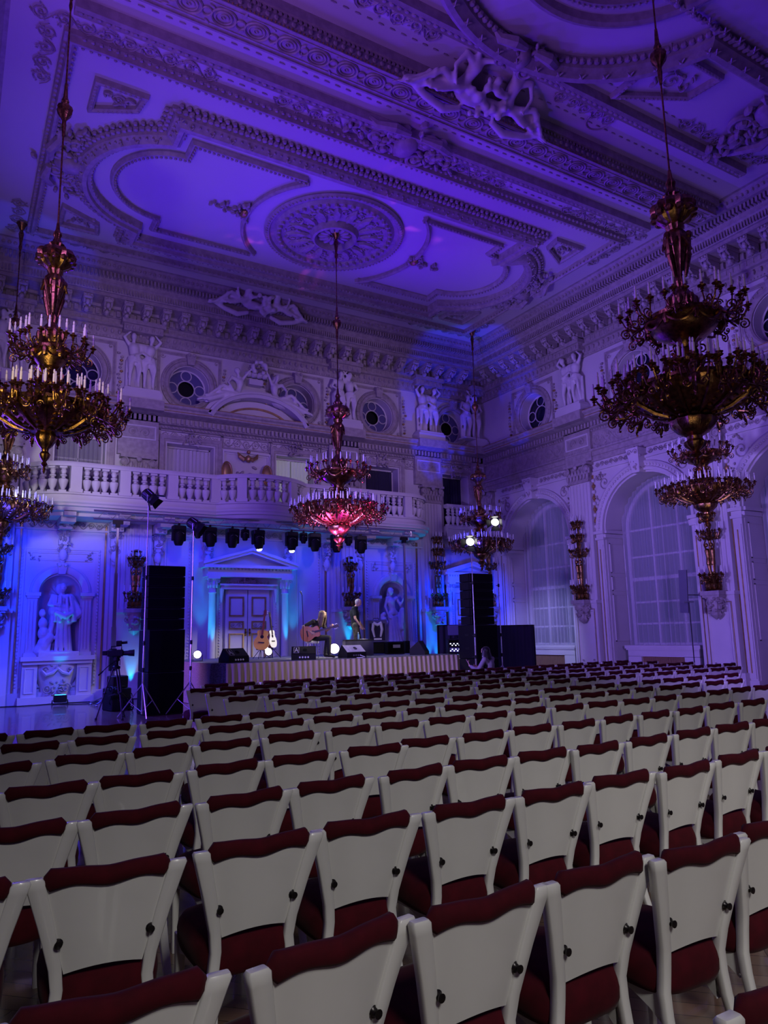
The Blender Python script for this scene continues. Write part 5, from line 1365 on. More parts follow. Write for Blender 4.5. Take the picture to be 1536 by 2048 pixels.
wedge(6.42, 18.50, .25, .62, 'black wedge monitor at the left front corner of the stage')
wedge(8.38, 18.48, -.45, .66, 'black wedge monitor directly in front of the seated guitarist')
wedge(9.95, 18.6, .1, .66, 'wedge monitor with pale lit face in front of the table', True)
wedge(12.45, 18.95, .75, .58, 'plain dark wedge monitor at the right end of the stage', False, True, .42)

def parcan(X, Y, Z, rz, tilt, label, col, s, r=.11, cat='stage light', name='par_light', em=9):
    e = empty(name, (X, Y, Z), rz, label, cat, 'round stage lights standing on the stage floor')
    lampm = lampmat('lit_lens', col, em)
    q = M(); q.lathe([(0, -.1), (r*.7, -.1), (r*.95, -.04), (r, .06), (r*1.04, .06), (r*1.04, .09), (r*.93, .09)], 20)
    T = Matrix.Translation((0, 0, r+.07)) @ Matrix.Rotation(PI/2-tilt, 4, 'X')
    m = M(); m.add(q, T); m.build('housing', BLACKM, e)
    q = M(); q.lathe([(0, .085), (r*.6, .082), (r*.93, .075)], 20); m = M(); m.add(q, T); m.build('lens', lampm, e)
    m = M(); m.tube([(-r-.02, 0, r+.07), (-r-.02, 0, .03), (-r-.02, .0, .012), (r+.02, 0, .012), (r+.02, 0, .03), (r+.02, 0, r+.07)], .009, 5)
    for s_ in (-1, 1): m.tube([(s_*(r+.02), -.12, .01), (s_*(r+.02), .14, .01)], .01, 5)
    m.build('yoke', BLACKM, e); return e
parcan(6.02, 20.4, ST, -.35, .15, 'round stage light shining white beside the left speaker tower', (.95, .9, 1), 1)
parcan(8.35, 21.0, ST, -.25, .2, 'round stage light shining white under the guitar stand', (.9, .85, 1), 1)
parcan(10.28, 20.4, ST, -.45, .05, 'round stage light shining violet-white right of the seated guitarist', (.9, .75, 1), 1, .16)
parcan(11.25, 20.6, ST, -.5, .1, 'round stage light half hidden behind the pale wedge monitor', (.85, .8, 1), 1)

# lifting towers with a lighting bar, moving heads
def tower(X, label, w=.45):
    e = empty('lifting_tower', (X, 21.5, 0), 0, label, 'lighting tower', 'wind-up towers holding the lighting bar')
    m = M(); m.box(-.06, .06, -.06, .06, .1, 2.1); m.box(-.045, .045, -.045, .045, 2.1, 3.6); m.box(-.03, .03, -.03, .03, 3.6, 5.0); m.build('mast', ALU, e)
    m = M(); m.box(-.09, .09, -.08, .08, .9, 1.5); m.tube([(.1, 0, 1.2), (.2, 0, 1.2), (.2, 0, 1.05)], .012, 6); m.build('winch', BLACKM, e)
    m = M(); m.box(-.14, .14, -.05, .05, 5.0, 5.1); m.box(-.05, .05, -.09, .09, 4.9, 5.0); m.build('head_bracket', BLACKM, e)
    for s in (-1, 1):
        for q in (-1, 1):
            m = M(); m.tube([(0, 0, .28), (s*w, q*.45, .05)], .025, 6); m.lathe([(.04, 0), (.05, .02), (.04, .04)], 10, (s*w, q*.45, 0)); m.build('outrigger', ALU, e)
    return e
tower(3.96, 'aluminium wind-up tower left of the stage behind the video camera')
t2 = tower(13.62, 'aluminium wind-up tower right of the stage beside the niche statue', .2)
m = M()
for z, y in ((5.13, 21.5), (5.36, 21.5)): m.tube([(3.3, y, z), (14.1, y, z)], .028, 8)
for i in range(28): x = 3.4+i*.39; m.tube([(x, 21.5, 5.13), (x+.195, 21.5, 5.36), (x+.39, 21.5, 5.13)] if x < 13.7 else [(x, 21.5, 5.13), (x, 21.5, 5.36)], .010, 5)
tag(m.build('lighting_truss', ALU), 'slim horizontal lighting truss spanning above the stage', 'truss')
HEADS = [(5.7, 1, 0, .0), (6.27, 0, 0, .0), (6.64, 1, 0, .08), (7.35, 1, 0, .0), (7.76, 0, 0, 0), (8.19, 1, 1, .25), (9.33, 1, 1, .12), (9.75, 0, 0, 0), (10.15, 1, 0, .05), (10.96, 1, 0, 0), (11.41, 0, 0, 0), (11.88, 1, 0, .05)]
LENSL = lampmat('lit_spot_lens', (1, 1, 1), 12)
def head(X, big, lit, tilt, i):
    names = 'first second third fourth fifth sixth seventh eighth ninth tenth eleventh twelfth'.split()
    e = empty('moving_head_spotlight', (X, 21.5, 5.1), R.uniform(-.2, .2), 'black %s stage light%s, %s from the left on the truss' % ('moving-head' if big else 'small short', ' shining white' if lit else '', names[i]), 'stage light', 'moving-head lights under the truss')
    k = 1.0 if big else .62
    m = M(); m.bbox(-.19*k, .19*k, -.13*k, .13*k, -.19*k, -.04, .02); m.box(-.03, .03, -.03, .03, -.05, .04); m.build('base', BLACKM, e)
    m = M()
    for s in (-1, 1): m.bbox(s*.17*k-.035*k, s*.17*k+.035*k, -.07*k, .07*k, -.5*k, -.17*k, .015)
    m.bbox(-.2*k, .2*k, -.08*k, .08*k, -.24*k, -.16*k, .015); m.build('yoke', BLACK, e)
    q = M(); q.lathe([(0, -.0), (.1*k, .0), (.155*k, -.06*k), (.17*k, -.16*k), (.165*k, -.26*k), (.14*k, -.38*k), (.11*k, -.46*k), (.095*k, -.47*k), (.09*k, -.45*k)], 18)
    T = Matrix.Translation((0, 0, -.26*k)) @ Matrix.Rotation(-tilt, 4, 'Y') @ Matrix.Rotation(.25 if lit else 0, 4, 'X') @ Matrix.Translation((0, 0, .1*k))
    m = M(); m.add(q, T); m.build('head', BLACK, e)
    q = M(); q.lathe([(0, -.462*k), (.093*k, -.458*k)], 18); m = M(); m.add(q, T); m.build('lens', LENSL if lit else DARKGL, e)
    if lit:
        q = M(); q.ell((0, 0, -.50*k), (.085*k, .085*k, .05*k), 14, 8); m = M(); m.add(q, T); m.build('glowing_front_lens', LENSL, e)
    m = M(); m.tube([(.11*k*cos(t), -.15*k, -.3*k+.05*k*sin(t)) for t in [PI*j/8 for j in range(9)]], .006, 4); m.build('trim_line', ALU, e)
for i, h in enumerate(HEADS): head(*h, i)

# speaker towers
def cab_box(X, Y, z, w, d, h, rz, nm, label, cat, group, parts):
    e = empty(nm, (X, Y, z), rz, label, cat, group)
    m = M(); m.bbox(-w/2, w/2, -d/2, d/2, 0.002, h-.006, .012); m.build('cabinet', BLACK if parts != 'sub' else BLACK, e, 20)
    m = M(); m.box(-w/2+.03, w/2-.03, -d/2-.006, -d/2, .03, h-.035); m.build('grille', GRILLE, e)
    m = M()
    for s in (-1, 1):
        if parts == 'arr': m.box(s*w/2-(.012 if s > 0 else 0), s*w/2+(.012 if s < 0 else 0)+s*.004, -d/2+.02, -d/2+.07, .02, h-.03)
        else:
            for zz in (h*.3, h*.7): m.box(s*(w/2+.001)-.002, s*(w/2+.001)+.002, -.08, .08, zz-.03, zz+.03)
    m.build('side_bracket' if parts == 'arr' else 'handle', BLACKM, e); return e
def pa(X, Y, rz, side, deg):
    # two subwoofers, six array elements in between, slight stagger
    n = 'left' if side < 0 else 'right'
    z = 0
    for i, p in enumerate(('bottom', 'upper')):
        cab_box(X, Y, z, .86, .8, .98, rz, 'subwoofer', 'black %s subwoofer cabinet of the speaker tower %s of the stage' % (p, n), 'loudspeaker', 'subwoofers under the speaker towers', 'sub'); z += .98
    for i in range(6):
        p = ('lowest', 'second lowest', 'third lowest', 'fourth lowest', 'fifth lowest', 'topmost')[i]
        cab_box(X, Y-.02, z, .9, .5, .252, rz, 'array_loudspeaker', 'slim black array loudspeaker, %s in the tower %s of the stage' % (p, n), 'loudspeaker', 'array loudspeakers stacked on the subwoofers', 'arr'); z += .254
    
pa(4.42, 17.95, .06, -1, 0)
pa(13.62, 17.5, .05, 1, 0)

def light_stand(X, Y, H, rz, tilt, label, lit, hy=0):
    e = empty('light_stand', (X, Y, 0), rz, 'chrome tripod light stand '+label, 'light stand', 'chrome light stands')
    m = M(); m.tube([(0, 0, .08), (0, 0, 1.7)], .02, 8); m.tube([(0, 0, 1.6), (0, 0, 3.2)], .016, 8); m.tube([(0, 0, 3.1), (0, 0, H)], .012, 8); m.build('column', STEEL, e)
    for z in (1.65, 3.15, 1.05):
        m = M(); m.lathe([(.022, -.05), (.03, -.04), (.03, .04), (.022, .05)], 10, (0, 0, z)); m.tube([(.03, 0, z), (.08, 0, z)], .01, 6); m.build('collar', BLACKM, e)
    for i in range(3):
        t = 2*PI*i/3+.4; m = M(); m.tube([(0, 0, .75), (.55*cos(t), .55*sin(t), .02)], .014, 6); m.tube([(0, 0, .12), (.3*cos(t), .3*sin(t), .36)], .008, 5); m.build('leg', STEEL, e)
    f = empty('fresnel_spotlight', (X, Y, H), rz, 'fresnel spotlight '+label, 'spotlight', 'fresnel spotlights on the stands')
    T = Matrix.Translation((0, 0, .16)) @ Matrix.Rotation(tilt, 4, 'X')
    # head axis along -z' (front) after tilt; local front = +y
    A = T @ Matrix.Rotation(-PI/2, 4, 'X')
    q = M(); q.lathe([(0, -.16), (.09, -.16), (.12, -.13), (.125, .06), (.14, .08), (.14, .13), (.12, .13)], 18); m = M(); m.add(q, A)
    m.build('housing', BLACKM, f)
    q = M()
    for i in range(9):
        t = 2*PI*i/9; q.box(.0, .0, 0, 0, 0, 0); q.tube([(.13*cos(t), .13*sin(t), -.11), (.13*cos(t), .13*sin(t), .05)], .008, 4)
    m = M(); m.add(q, A); m.build('cooling_fin', STEEL, f)
    q = M(); q.lathe([(0, .105), (.12, .1)], 18); m = M(); m.add(q, A); m.build('lens', lit, f)
    q = M()
    for i in range(4):
        t = PI/2*i; c, s = cos(t), sin(t); u = (-s, c)
        q.av([(.13*c-.1*u[0], .13*s-.1*u[1], .13), (.13*c+.1*u[0], .13*s+.1*u[1], .13), (.24*c+.14*u[0], .24*s+.14*u[1], .27), (.24*c-.14*u[0], .24*s-.14*u[1], .27)], [(0, 1, 2, 3)])
    m = M(); m.add(q, A); m.build('barn_door', BLACKM, f)
    m = M(); m.tube([(-.16, 0, .16), (-.16, 0, .02), (0, 0, 0), (.16, 0, .02), (.16, 0, .16)], .01, 6); m.tube([(0, 0, -.03), (0, 0, .02)], .02, 7); m.build('yoke', STEEL, f)
    return f
OFFL = mat('unlit_fresnel_lens', (.35, .5, .5), .15, spec=.8)
FRL = lampmat('lit_fresnel', (1, .97, .9), 8)
light_stand(3.86, 17.3, 4.92, -2.0, -.75, 'left of the stage, the taller of the left pair', OFFL)
light_stand(4.93, 17.25, 4.30, -2.0, -.6, 'beside the left speaker tower, the shorter of the left pair', OFFL)
light_stand(12.92, 16.75, 4.22, 2.3, -.45, 'in front of the right speaker tower, the shorter of that pair', FRL)
light_stand(14.5, 17.5, 5.0, 2.3, -.45, 'behind the right speaker tower, the taller of that pair', FRL)

# video camera on tripod
e = empty('camera_tripod', (3.3, 17.45, 0), .3, 'black video tripod standing on the open floor left of the stage', 'tripod')
for i in range(3):
    t = 2*PI*i/3+.5; m = M(); a = Vector((.06*cos(t), .06*sin(t), 1.12)); b = Vector((.38*cos(t), .38*sin(t), .02)); s = Vector((-sin(t), cos(t), 0))*.03
    mid = a.lerp(b, .5); m.tube([a+s, mid+s], .014, 6); m.tube([a-s, mid-s], .014, 6); m.tube([mid, b], .016, 6); m.ell(mid, (.04, .04, .03), 8, 5); m.ell(b, .03, 8, 5); m.build('leg', BLACKM, e)
m = M(); m.lathe([(.0, 1.08), (.09, 1.1), (.09, 1.15), (.05, 1.17), (.05, 1.26), (.07, 1.28), (.07, 1.34), (0, 1.35)], 14); m.box(-.05, .05, -.1, .1, 1.34, 1.37); m.build('fluid_head', BLACK, e)
m = M(); m.tube([(0, .02, 1.28), (-.25, -.1, 1.16), (-.5, -.22, 1.0)], .01, 6); m.tube([(-.4, -.17, 1.06), (-.52, -.23, .99)], .018, 6); m.build('pan_handle', BLACK, e)
m = M(); m.tube([(.0, 0, .55), (.14, .1, .52), (-.1, .12, .5), (0, 0, .55)], .008, 5); m.build('spreader', BLACKM, e)
e = empty('video_camera', (3.3, 17.45, 1.37), -.25, 'black video camera mounted on the tripod', 'video camera')
m = M(); m.bbox(-.2, .14, -.07, .07, .0, .15, .015); m.bbox(-.3, -.2, -.05, .05, .03, .13, .01); m.build('body', BLACK, e)
q = M(); q.lathe([(.05, 0), (.055, .1), (.065, .12), (.075, .24), (.0, .24)], 16); m = M(); m.add(q, Matrix.Translation((.14, 0, .07)) @ Matrix.Rotation(PI/2, 4, 'Y')); m.build('lens', BLACK, e)
m = M(); m.tube([(-.12, 0, .15), (-.12, 0, .22), (.1, 0, .24), (.1, 0, .15)], .014, 6); m.build('top_handle', BLACKM, e)
m = M(); m.bbox(-.02, .1, -.05, .06, .24, .35, .01); m.tube([(.1, .02, .3), (.22, .02, .31)], .03, 8); m.build('viewfinder', BLACKM, e)

# uplights on the floor by the stage wall
def floorspot(X, Y, label, z=0):
    e = empty('floor_uplight', (X, Y, z), 0, label, 'uplight', None)
    m = M(); m.bbox(-.17, .17, -.1, .1, .06, .26, .02); m.build('housing', BLACKM, e)
    m = M(); m.box(-.14, .14, -.07, .07, .26, .265); m.build('lens', lampmat('cyan_lens', (.02, .35, 1), 6), e)
    m = M(); m.tube([(-.2, -.12, .01), (-.2, 0, .12), (-.2, .12, .01)], .01, 5); m.tube([(.2, -.12, .01), (.2, 0, .12), (.2, .12, .01)], .01, 5); m.tube([(-.2, 0, .01), (.2, 0, .01)], .01, 5); m.tube([(-.2, 0, .12), (.2, 0, .12)], .008, 5); m.build('yoke', BLACKM, e); return e
floorspot(2.8, 22.55, 'black floor uplight below the robed statue in the left niche')

# ================================================================ instruments and stage furniture
def guitar(nm, T, top, side, label, parent=None, neckmat=ROSE):
    # local: x across, y = thickness (front at -y), z along the neck, origin at the middle of the lower bout
    e = empty(nm, (0, 0, 0), 0, label, 'guitar'); e.matrix_world = T
    def outl(sc=1.0):
        P = []
        prof = [(-.20, 0), (-.195, .07), (-.175, .13), (-.13, .175), (-.06, .202), (.0, .205), (.06, .19), (.11, .160), (.15, .135), (.18, .128), (.21, .132), (.25, .145), (.28, .145), (.305, .13), (.32, .095), (.325, .04), (.325, 0)]
        P = [(x*sc, z) for z, x in prof]; return P+[(-x, z) for x, z in P[-2:0:-1]]
    O = outl(); n = len(O)
    m = M(); m.av([(x, -.05, z) for x, z in O]+[(x, .05, z) for x, z in O], [(i, (i+1) % n, n+(i+1) % n, n+i) for i in range(n)]+[tuple(range(n, 2*n))]); m.build('body', side, e, 40)
    m = M(); m.av([(x*.995, -.052, z) for x, z in O]+[(x*.995, -.05, z) for x, z in O], [tuple(range(n-1, -1, -1))]+[(i, (i+1) % n, n+(i+1) % n, n+i) for i in range(n)]); m.build('soundboard', top, e, 30)
    m = M(); q = M(); q.lathe([(0, .001), (.048, .001)], 20); q.T = None; m.add(q, Matrix.Translation((0, -.0525, .15)) @ Matrix.Rotation(PI/2, 4, 'X')); m.build('sound_hole', KNOB, e)
    m = M(); m.box(-.08, .08, -.065, -.052, -.02, .012); m.build('bridge', ROSE, e)
    m = M(); m.av([(-.022, -.06, .2), (.022, -.06, .2), (.028, -.065, .2), (-.028, -.065, .2), (-.021, -.058, .72), (.021, -.058, .72), (.021, -.068, .72), (-.021, -.068, .72)], [(0,3,2,1),(4,5,6,7),(0,1,5,4),(1,2,6,5),(2,3,7,6),(3,0,4,7)]); m.box(-.021, .021, -.058, -.035, .32, .72); m.build('neck', neckmat, e)
    m = M(); m.box(-.035, .035, -.05, -.035, .72, .87)
    m.build('headstock', neckmat, e)
    m = M()
    for s in (-1, 1):
        for i in range(3): m.tube([(s*.035, -.04, .75+.04*i), (s*.058, -.04, .75+.04*i)], .007, 5); m.ell((s*.062, -.04, .75+.04*i), (.01, .006, .012), 6, 4)
    m.build('tuning_peg', STEEL, e)
    return e
GZ = Matrix.Rotation(-math.radians(30.8), 4, 'Z')   # faces the camera side of the hall
guitar('acoustic_guitar', Matrix.Translation((8.10, 20.9, ST+.47)) @ GZ @ Matrix.Rotation(.1, 4, 'Y') @ Matrix.Rotation(-.12, 4, 'X') @ Matrix.Scale(1.12, 4), SPRUCE, MAHOG, 'amber acoustic guitar with a dark red neck standing on a guitar stand', None, MAHOG)
guitar('acoustic_guitar', Matrix.Translation((8.52, 21.15, ST+.5)) @ GZ @ Matrix.Rotation(1.15, 4, 'Z') @ Matrix.Rotation(-.15, 4, 'X') @ Matrix.Scale(1.02, 4), SCREENW, ORANGEW, 'guitar seen edge-on standing behind the amber guitar', None)
for X, Y, l in ((8.10, 20.98, 'black folding stand holding the amber guitar'), (8.55, 21.2, 'black folding stand holding the edge-on guitar')):
    e = empty('guitar_stand', (X, Y, ST), -.5, l, 'guitar stand')
    m = M(); m.tube([(0, .06, .02), (0, .06, .95)], .011, 6); m.tube([(-.05, .0, .93), (0, .06, .95), (.05, .0, .93)], .01, 6); m.tube([(-.12, -.1, .28), (-.12, .05, .26), (.12, .05, .26), (.12, -.1, .28)], .01, 6); m.build('upright', BLACKM, e)
    for t in (.6, 2.6, 4.6): m = M(); m.tube([(0, .06, .3), (.3*cos(t), .06+.3*sin(t), .0)], .01, 6); m.build('leg', BLACKM, e)

# microphone on boom stand, in front of the guitarist
e = empty('microphone_stand', (8.72, 19.25, ST), 0, 'thin black microphone stand in front of the seated guitarist', 'microphone stand')
m = M(); m.tube([(0, 0, .03), (-.01, 0, 1.2), (-.04, .0, 1.78)], .01, 6); m.build('pole', BLACKM, e)
m = M(); m.lathe([(0, 0), (.13, 0), (.12, .025), (.02, .035)], 16); m.build('base', BLACKM, e)
e = empty('microphone', (8.68, 19.25, ST+1.78), 0, 'small microphone catching light on top of the thin stand', 'microphone'); m = M(); m.tube([(.01, 0, .0), (-.05, -.02, .10)], [.012, .02], 8); m.ell((-.055, -.022, .115), .026, 8, 6); m.build('capsule', STEEL, e)

# table with bottle, amplifier, flight case
e = empty('side_table', (10.75, 19.75, ST), -.3, 'small black-draped table behind the pale wedge monitor', 'table')
m = M(); m.bbox(-.42, .42, -.25, .25, .46, .50, .01); m.build('tabletop', BLACK, e)
m = M(); N = 60; P = [(-.42+.84*i/15, -.25) for i in range(16)]+[(.42, -.25+.5*i/8) for i in range(9)]+[(.42-.84*i/15, .25) for i in range(16)]+[(-.42, .25-.5*i/8) for i in range(9)]
m.av([(x*(1.02+.015*sin(i*1.7)), y*(1.02+.03*sin(i*1.3)), z) for z in (.02, .46) for i, (x, y) in enumerate(P)], [(i, (i+1) % 50, 50+(i+1) % 50, 50+i) for i in range(50)]); m.build('table_cloth', DRAPE, e)
e = empty('water_bottle', (10.75, 19.7, ST+.50), 0, 'small clear water bottle on the black table', 'bottle')
m = M(); m.lathe([(0, 0), (.03, 0), (.032, .02), (.032, .13), (.028, .15), (.012, .18), (.012, .2)], 12); m.build('bottle_body', mat('blue_plastic', (.25, .5, .8), .15, trans=.6), e); m = M(); m.lathe([(.014, .2), (.014, .22), (0, .22)], 10); m.build('cap', SCREENW, e)
m = M(); m.box(10.85, 11.03, 19.62, 19.8, ST+.502, ST+.512); tag(m.build('paper_sheet', SCREENW), 'white paper sheets lying on the black table', 'paper')
e = empty('guitar_amplifier', (12.25, 21.2, ST), -.35, 'tall dark cabinet with a pale jacket hung over it, on the stage', 'amplifier')
m = M(); m.bbox(-.32, .32, -.22, .22, .38, 1.12, .02); m.build('cabinet', CASE, e); m = M(); m.box(-.26, .26, -.226, -.22, .44, 1.0); m.build('grille', DRAPE, e); m = M(); m.bbox(-.3, .3, -.2, .2, .02, .38, .02); m.build('lower_box', BLACK, e)
m = M(); m.tube([(-.1, 0, 1.12), (-.08, 0, 1.17), (.08, 0, 1.17), (.1, 0, 1.12)], .012, 5); m.build('handle', BLACKM, e)
m = M(); m.tube([(-.14, -.24, 1.02), (0, -.25, .95), (.14, -.24, 1.02)], [.05, .05, .05], 8); m.tube([(-.13, -.24, 1.0), (-.16, -.25, .8), (-.1, -.25, .55)], [.05, .045, .03], 8); m.tube([(.12, -.24, 1.0), (.15, -.25, .8), (.1, -.25, .56)], [.05, .05, .03], 8); m.box(-.12, .14, -.25, -.235, .46, .52); 
jk = m.build('hung_garment', SCREENW, e)
e = empty('combo_amplifier', (12.55, 20.55, ST), -.3, 'low black box amplifier right of the tall cabinet', 'amplifier'); m = M(); m.bbox(-.3, .3, -.2, .2, 0, .4, .02); m.build('cabinet', BLACK, e); m = M(); m.box(-.26, .26, -.205, -.2, .04, .36); m.build('grille', GRILLE, e); m = M(); m.box(-.1, .14, -.215, -.2, .2, .3); m.build('control_panel', ALU, e)
# stool
e = empty('stool', (9.16, 19.6, ST), 0, 'white-topped low stool under the seated guitarist', 'stool'); m = M(); m.lathe([(0, .42), (.18, .42), (.19, .44), (.19, .48), (.16, .5), (0, .5)], 20); m.build('seat', SCREENW, e)
for i in range(4): t = PI/4+PI/2*i; m = M(); m.tube([(.13*cos(t), .13*sin(t), .42), (.19*cos(t), .19*sin(t), .0)], .013, 6); m.build('leg', STEEL, e)

# racks, cases and drapes to the right of the stage
LEDB = lampmat('blue_led', (.1, .45, 1), 5); LEDW = lampmat('white_led', (.8, .9, 1), 10)
e = empty('equipment_rack', (13.95, 19.05, 0), -.5, 'open amplifier rack glowing with small blue lights beside the stage', 'equipment rack')
m = M(); m.box(-.3, -.27, -.3, .3, 0, 1.55); m.box(.27, .3, -.3, .3, 0, 1.55); m.box(-.3, .3, -.3, .3, 0, .05); m.box(-.3, .3, -.3, .3, 1.52, 1.55); m.box(-.27, .27, .1, .28, .05, 1.5); m.build('frame', BLACKM, e)
for i in range(8):
    m = M(); z = .12+i*.17; m.box(-.265, .265, -.28, .1, z, z+.14); u = m.build('amplifier_unit', BLACK if i % 2 else CASE, e)
    m = M(); 
    for j in range(9): m.box(-.24+j*.055, -.21+j*.055, -.285, -.28, z+.03+.05*((j+i) % 2), z+.05+.05*((j+i) % 2))
    m.build('indicator', LEDB if i < 6 else LEDW, u)
e = empty('monitor_screen', (13.9, 19.05, 1.56), -.5, 'small grey screen standing on the amplifier rack', 'screen'); m = M(); m.bbox(-.22, .22, -.03, .03, .1, .42, .01); m.build('display', CASE, e); m = M(); m.box(-.08, .08, -.08, .08, 0, .02); m.box(-.02, .02, -.02, .02, 0, .12); m.build('foot', BLACKM, e)
e = empty('stage_lamp', (14.2, 18.35, 2.04), 0, 'small black gooseneck lamp on the blue flight case', 'lamp'); m = M(); m.lathe([(0, 0), (.06, 0), (.05, .02), (0, .02)], 12); m.tube([(0, 0, .02), (0, 0, .25), (.08, 0, .34), (.18, 0, .3)], .012, 6); m.build('gooseneck', BLACKM, e); m = M(); m.tube([(.16, 0, .32), (.24, 0, .26)], [.03, .05], 8); m.build('lamp_head', STEEL, e)
for i, (z, h, l) in enumerate(((0, 1.22, 'lower blue-lit flight case beside the right speaker tower'), (1.225, .8, 'upper blue-lit flight case beside the right speaker tower'))):
    e = empty('flight_case', (14.05, 18.3, z), -.2, l, 'flight case', 'flight cases'); m = M(); m.bbox(-.36, .36, -.28, .28, .0, h, .012); m.build('shell', CASE, e)
    for s in (-1, 1): m = M(); m.box(s*.22-.04, s*.22+.04, -.288, -.28, h*.12, h*.12+.12); m.build('latch', BLACKM, e)
    m = M(); [m.box(x0, x1, -.284, -.28, z0, z1) for x0, x1, z0, z1 in ((-.36, .36, 0, .02), (-.36, .36, h-.02, h), (-.36, -.34, 0, h), (.34, .36, 0, h))]; m.build('edging', ALU, e)
def pipe_drape(X0, Y0, X1, Y1, H, label):
    e = empty('drape_screen', (X0, Y0, 0), 0, label, 'drape'); d = Vector((X1-X0, Y1-Y0)); L = d.length; d /= L
    m = M(); n = int(L/.03); J = 6; vs = [(d.x*L*i/n-d.y*.03*sin(i*.8), d.y*L*i/n+d.x*.03*sin(i*.8), .02+(H-.02)*j/J) for j in range(J+1) for i in range(n+1)]
    m.av(vs, [(j*(n+1)+i, j*(n+1)+i+1, (j+1)*(n+1)+i+1, (j+1)*(n+1)+i) for j in range(J) for i in range(n)]); m.build('fabric', DRAPE, e)
    m = M(); m.tube([(0, 0, H+.01), (d.x*L, d.y*L, H+.01)], .018, 6); m.tube([(0, 0, 0), (0, 0, H+.02)], .02, 6); m.tube([(d.x*L, d.y*L, 0), (d.x*L, d.y*L, H+.02)], .02, 6); m.build('pipe', BLACKM, e)
pipe_drape(14.1, 20.3, 14.95, 20.1, 1.98, 'blue-lit dark drape on a pipe between the stage and the amplifier rack')
pipe_drape(14.9, 18.6, 16.3, 18.0, 1.92, 'dark drape on a pipe right of the right speaker tower')
# cases and cables behind the left tower
e = empty('cable_trunk', (3.75, 19.6, 0), .2, 'heap of dark cases and cables behind the left speaker tower', 'trunk'); m = M(); m.bbox(-.25, .25, -.3, .3, 0, .55, .02); m.bbox(-.2, .2, -.2, .2, .55, .85, .02); m.build('case', BLACK, e)
m = M(); [m.tube([(.28*cos(t+k)+.02*sin(7*t), -.3+.1*sin(t*2+k), .3+.3*sin(t+k*.5)) for t in [2*PI*i/20 for i in range(20)]], .012, 5, True) for k in range(5)]; m.build('cable', BLACK, e)
m = M(); m.tube([(XL+.1+i*.4, 22.75+.12*sin(i*1.3), .012) for i in range(18)], .012, 5); m.tube([(2.8+.2*i, 22.5-.5*sin(i*.5), .012) for i in range(9)], .01, 5); tag(m.build('floor_cable', BLACK), 'black cable lying along the foot of the stage wall', 'cable')

# right wall: slim stand and panel
e = empty('pole_stand', (17.0, 12.66, 0), 0, 'tall thin black stand in front of the right wall, second arched window', 'stand'); m = M(); m.tube([(0, 0, .02), (0, 0, 2.4)], .014, 6); m.build('pole', BLACKM, e); m = M(); m.tube([(-.03, .12, 2.42), (.03, -.12, 2.42)], .02, 6); m.build('crossbar', BLACKM, e); m = M(); m.lathe([(0, 0), (.2, 0), (.18, .02), (.02, .04)], 14); m.build('base', BLACKM, e)
e = empty('hanging_board', (17.7, 13.35, 2.15), 0, 'narrow grey board hanging beside the second arched window', 'board'); m = M(); m.T = Matrix.Rotation(.05, 4, 'X'); m.box(-.02, .02, -.13, .13, 0, 1.2); m.build('board', mat('grey_panel', (.12, .12, .16), .6), e); m = M(); m.tube([(0, 0, .5), (.55, -.1, .5)], .012, 6); m.build('arm', BLACKM, e)
# street lamps outside the windows
for X, Y, z, l in ((24.0, 21.6, 2.3, 'bright street lamp seen through the first arched window'), (24.0, 16.7, 2.2, 'bright street lamp seen through the second arched window')):
    e = empty('street_lamp', (X, Y, 0), 0, l, 'street lamp'); m = M(); m.ell((0, 0, z), .09, 10, 8); m.build('globe', lampmat('street_glow', (1, .85, .6), 60), e); m = M(); m.tube([(0, 0, 0), (0, 0, z-.08)], .04, 7); m.build('post', BLACKM, e)
# ================================================================ people
def remake(m, name, mt, vox, parent, sm=2):
    o = m.build(name, [mt], parent); remesh(o, vox, sm, .4); return o
def garment_torso(m, J, k, hem, sl=.55, nz=.02):
    V = {a: Vector(b) for a, b in J.items()}
    m.cap(V['pe']+Vector((0, 0, -hem)), V['wa'], .128*k, .124*k, 12); m.cap(V['wa'], V['ch'], .122*k, .138*k, 12); m.cap(V['ch'], V['ne']-Vector((0, 0, .03)), .1*k, .062*k, 10)
    for q in 'LR':
        m.cap(V['ch'], V['sh'+q], .098*k, .072*k, 10); e = V['sh'+q].lerp(V['el'+q], min(1, sl)); m.cap(V['sh'+q], e, .066*k, .058*k, 10)
        if sl > 1: m.cap(V['el'+q], V['el'+q].lerp(V['wr'+q], sl-1), .056*k, .045*k, 10)
def garment_legs(m, J, k):
    V = {a: Vector(b) for a, b in J.items()}
    m.cap(V['pe'], V['wa']-(V['wa']-V['pe'])*.35, .126*k, .12*k, 12)
    for q in 'LR':
        m.cap(V['pe'], V['hp'+q], .122*k, .108*k, 12); m.cap(V['hp'+q], V['kn'+q], .104*k, .076*k, 12); m.cap(V['kn'+q], V['an'+q].lerp(V['kn'+q], .08), .074*k, .062*k, 10)
        c = V['kn'+q].lerp(V['an'+q], .45); m.ell(c+Vector((0, .01, 0)), (.07*k, .072*k, .03), 8, 5)
def shoes(m, J):
    V = {a: Vector(b) for a, b in J.items()}
    for q in 'LR': m.cap(V['an'+q]+Vector((0, 0, -.045)), V['to'+q], .052, .04, 10); m.cap(V['an'+q]+Vector((0, 0, -.0)), V['an'+q]+Vector((0, 0, -.04)), .05, .05, 10)
U = Matrix.Rotation(-math.radians(30.8), 4, 'Z')   # local x runs across the view of the hall, -y to the stalls

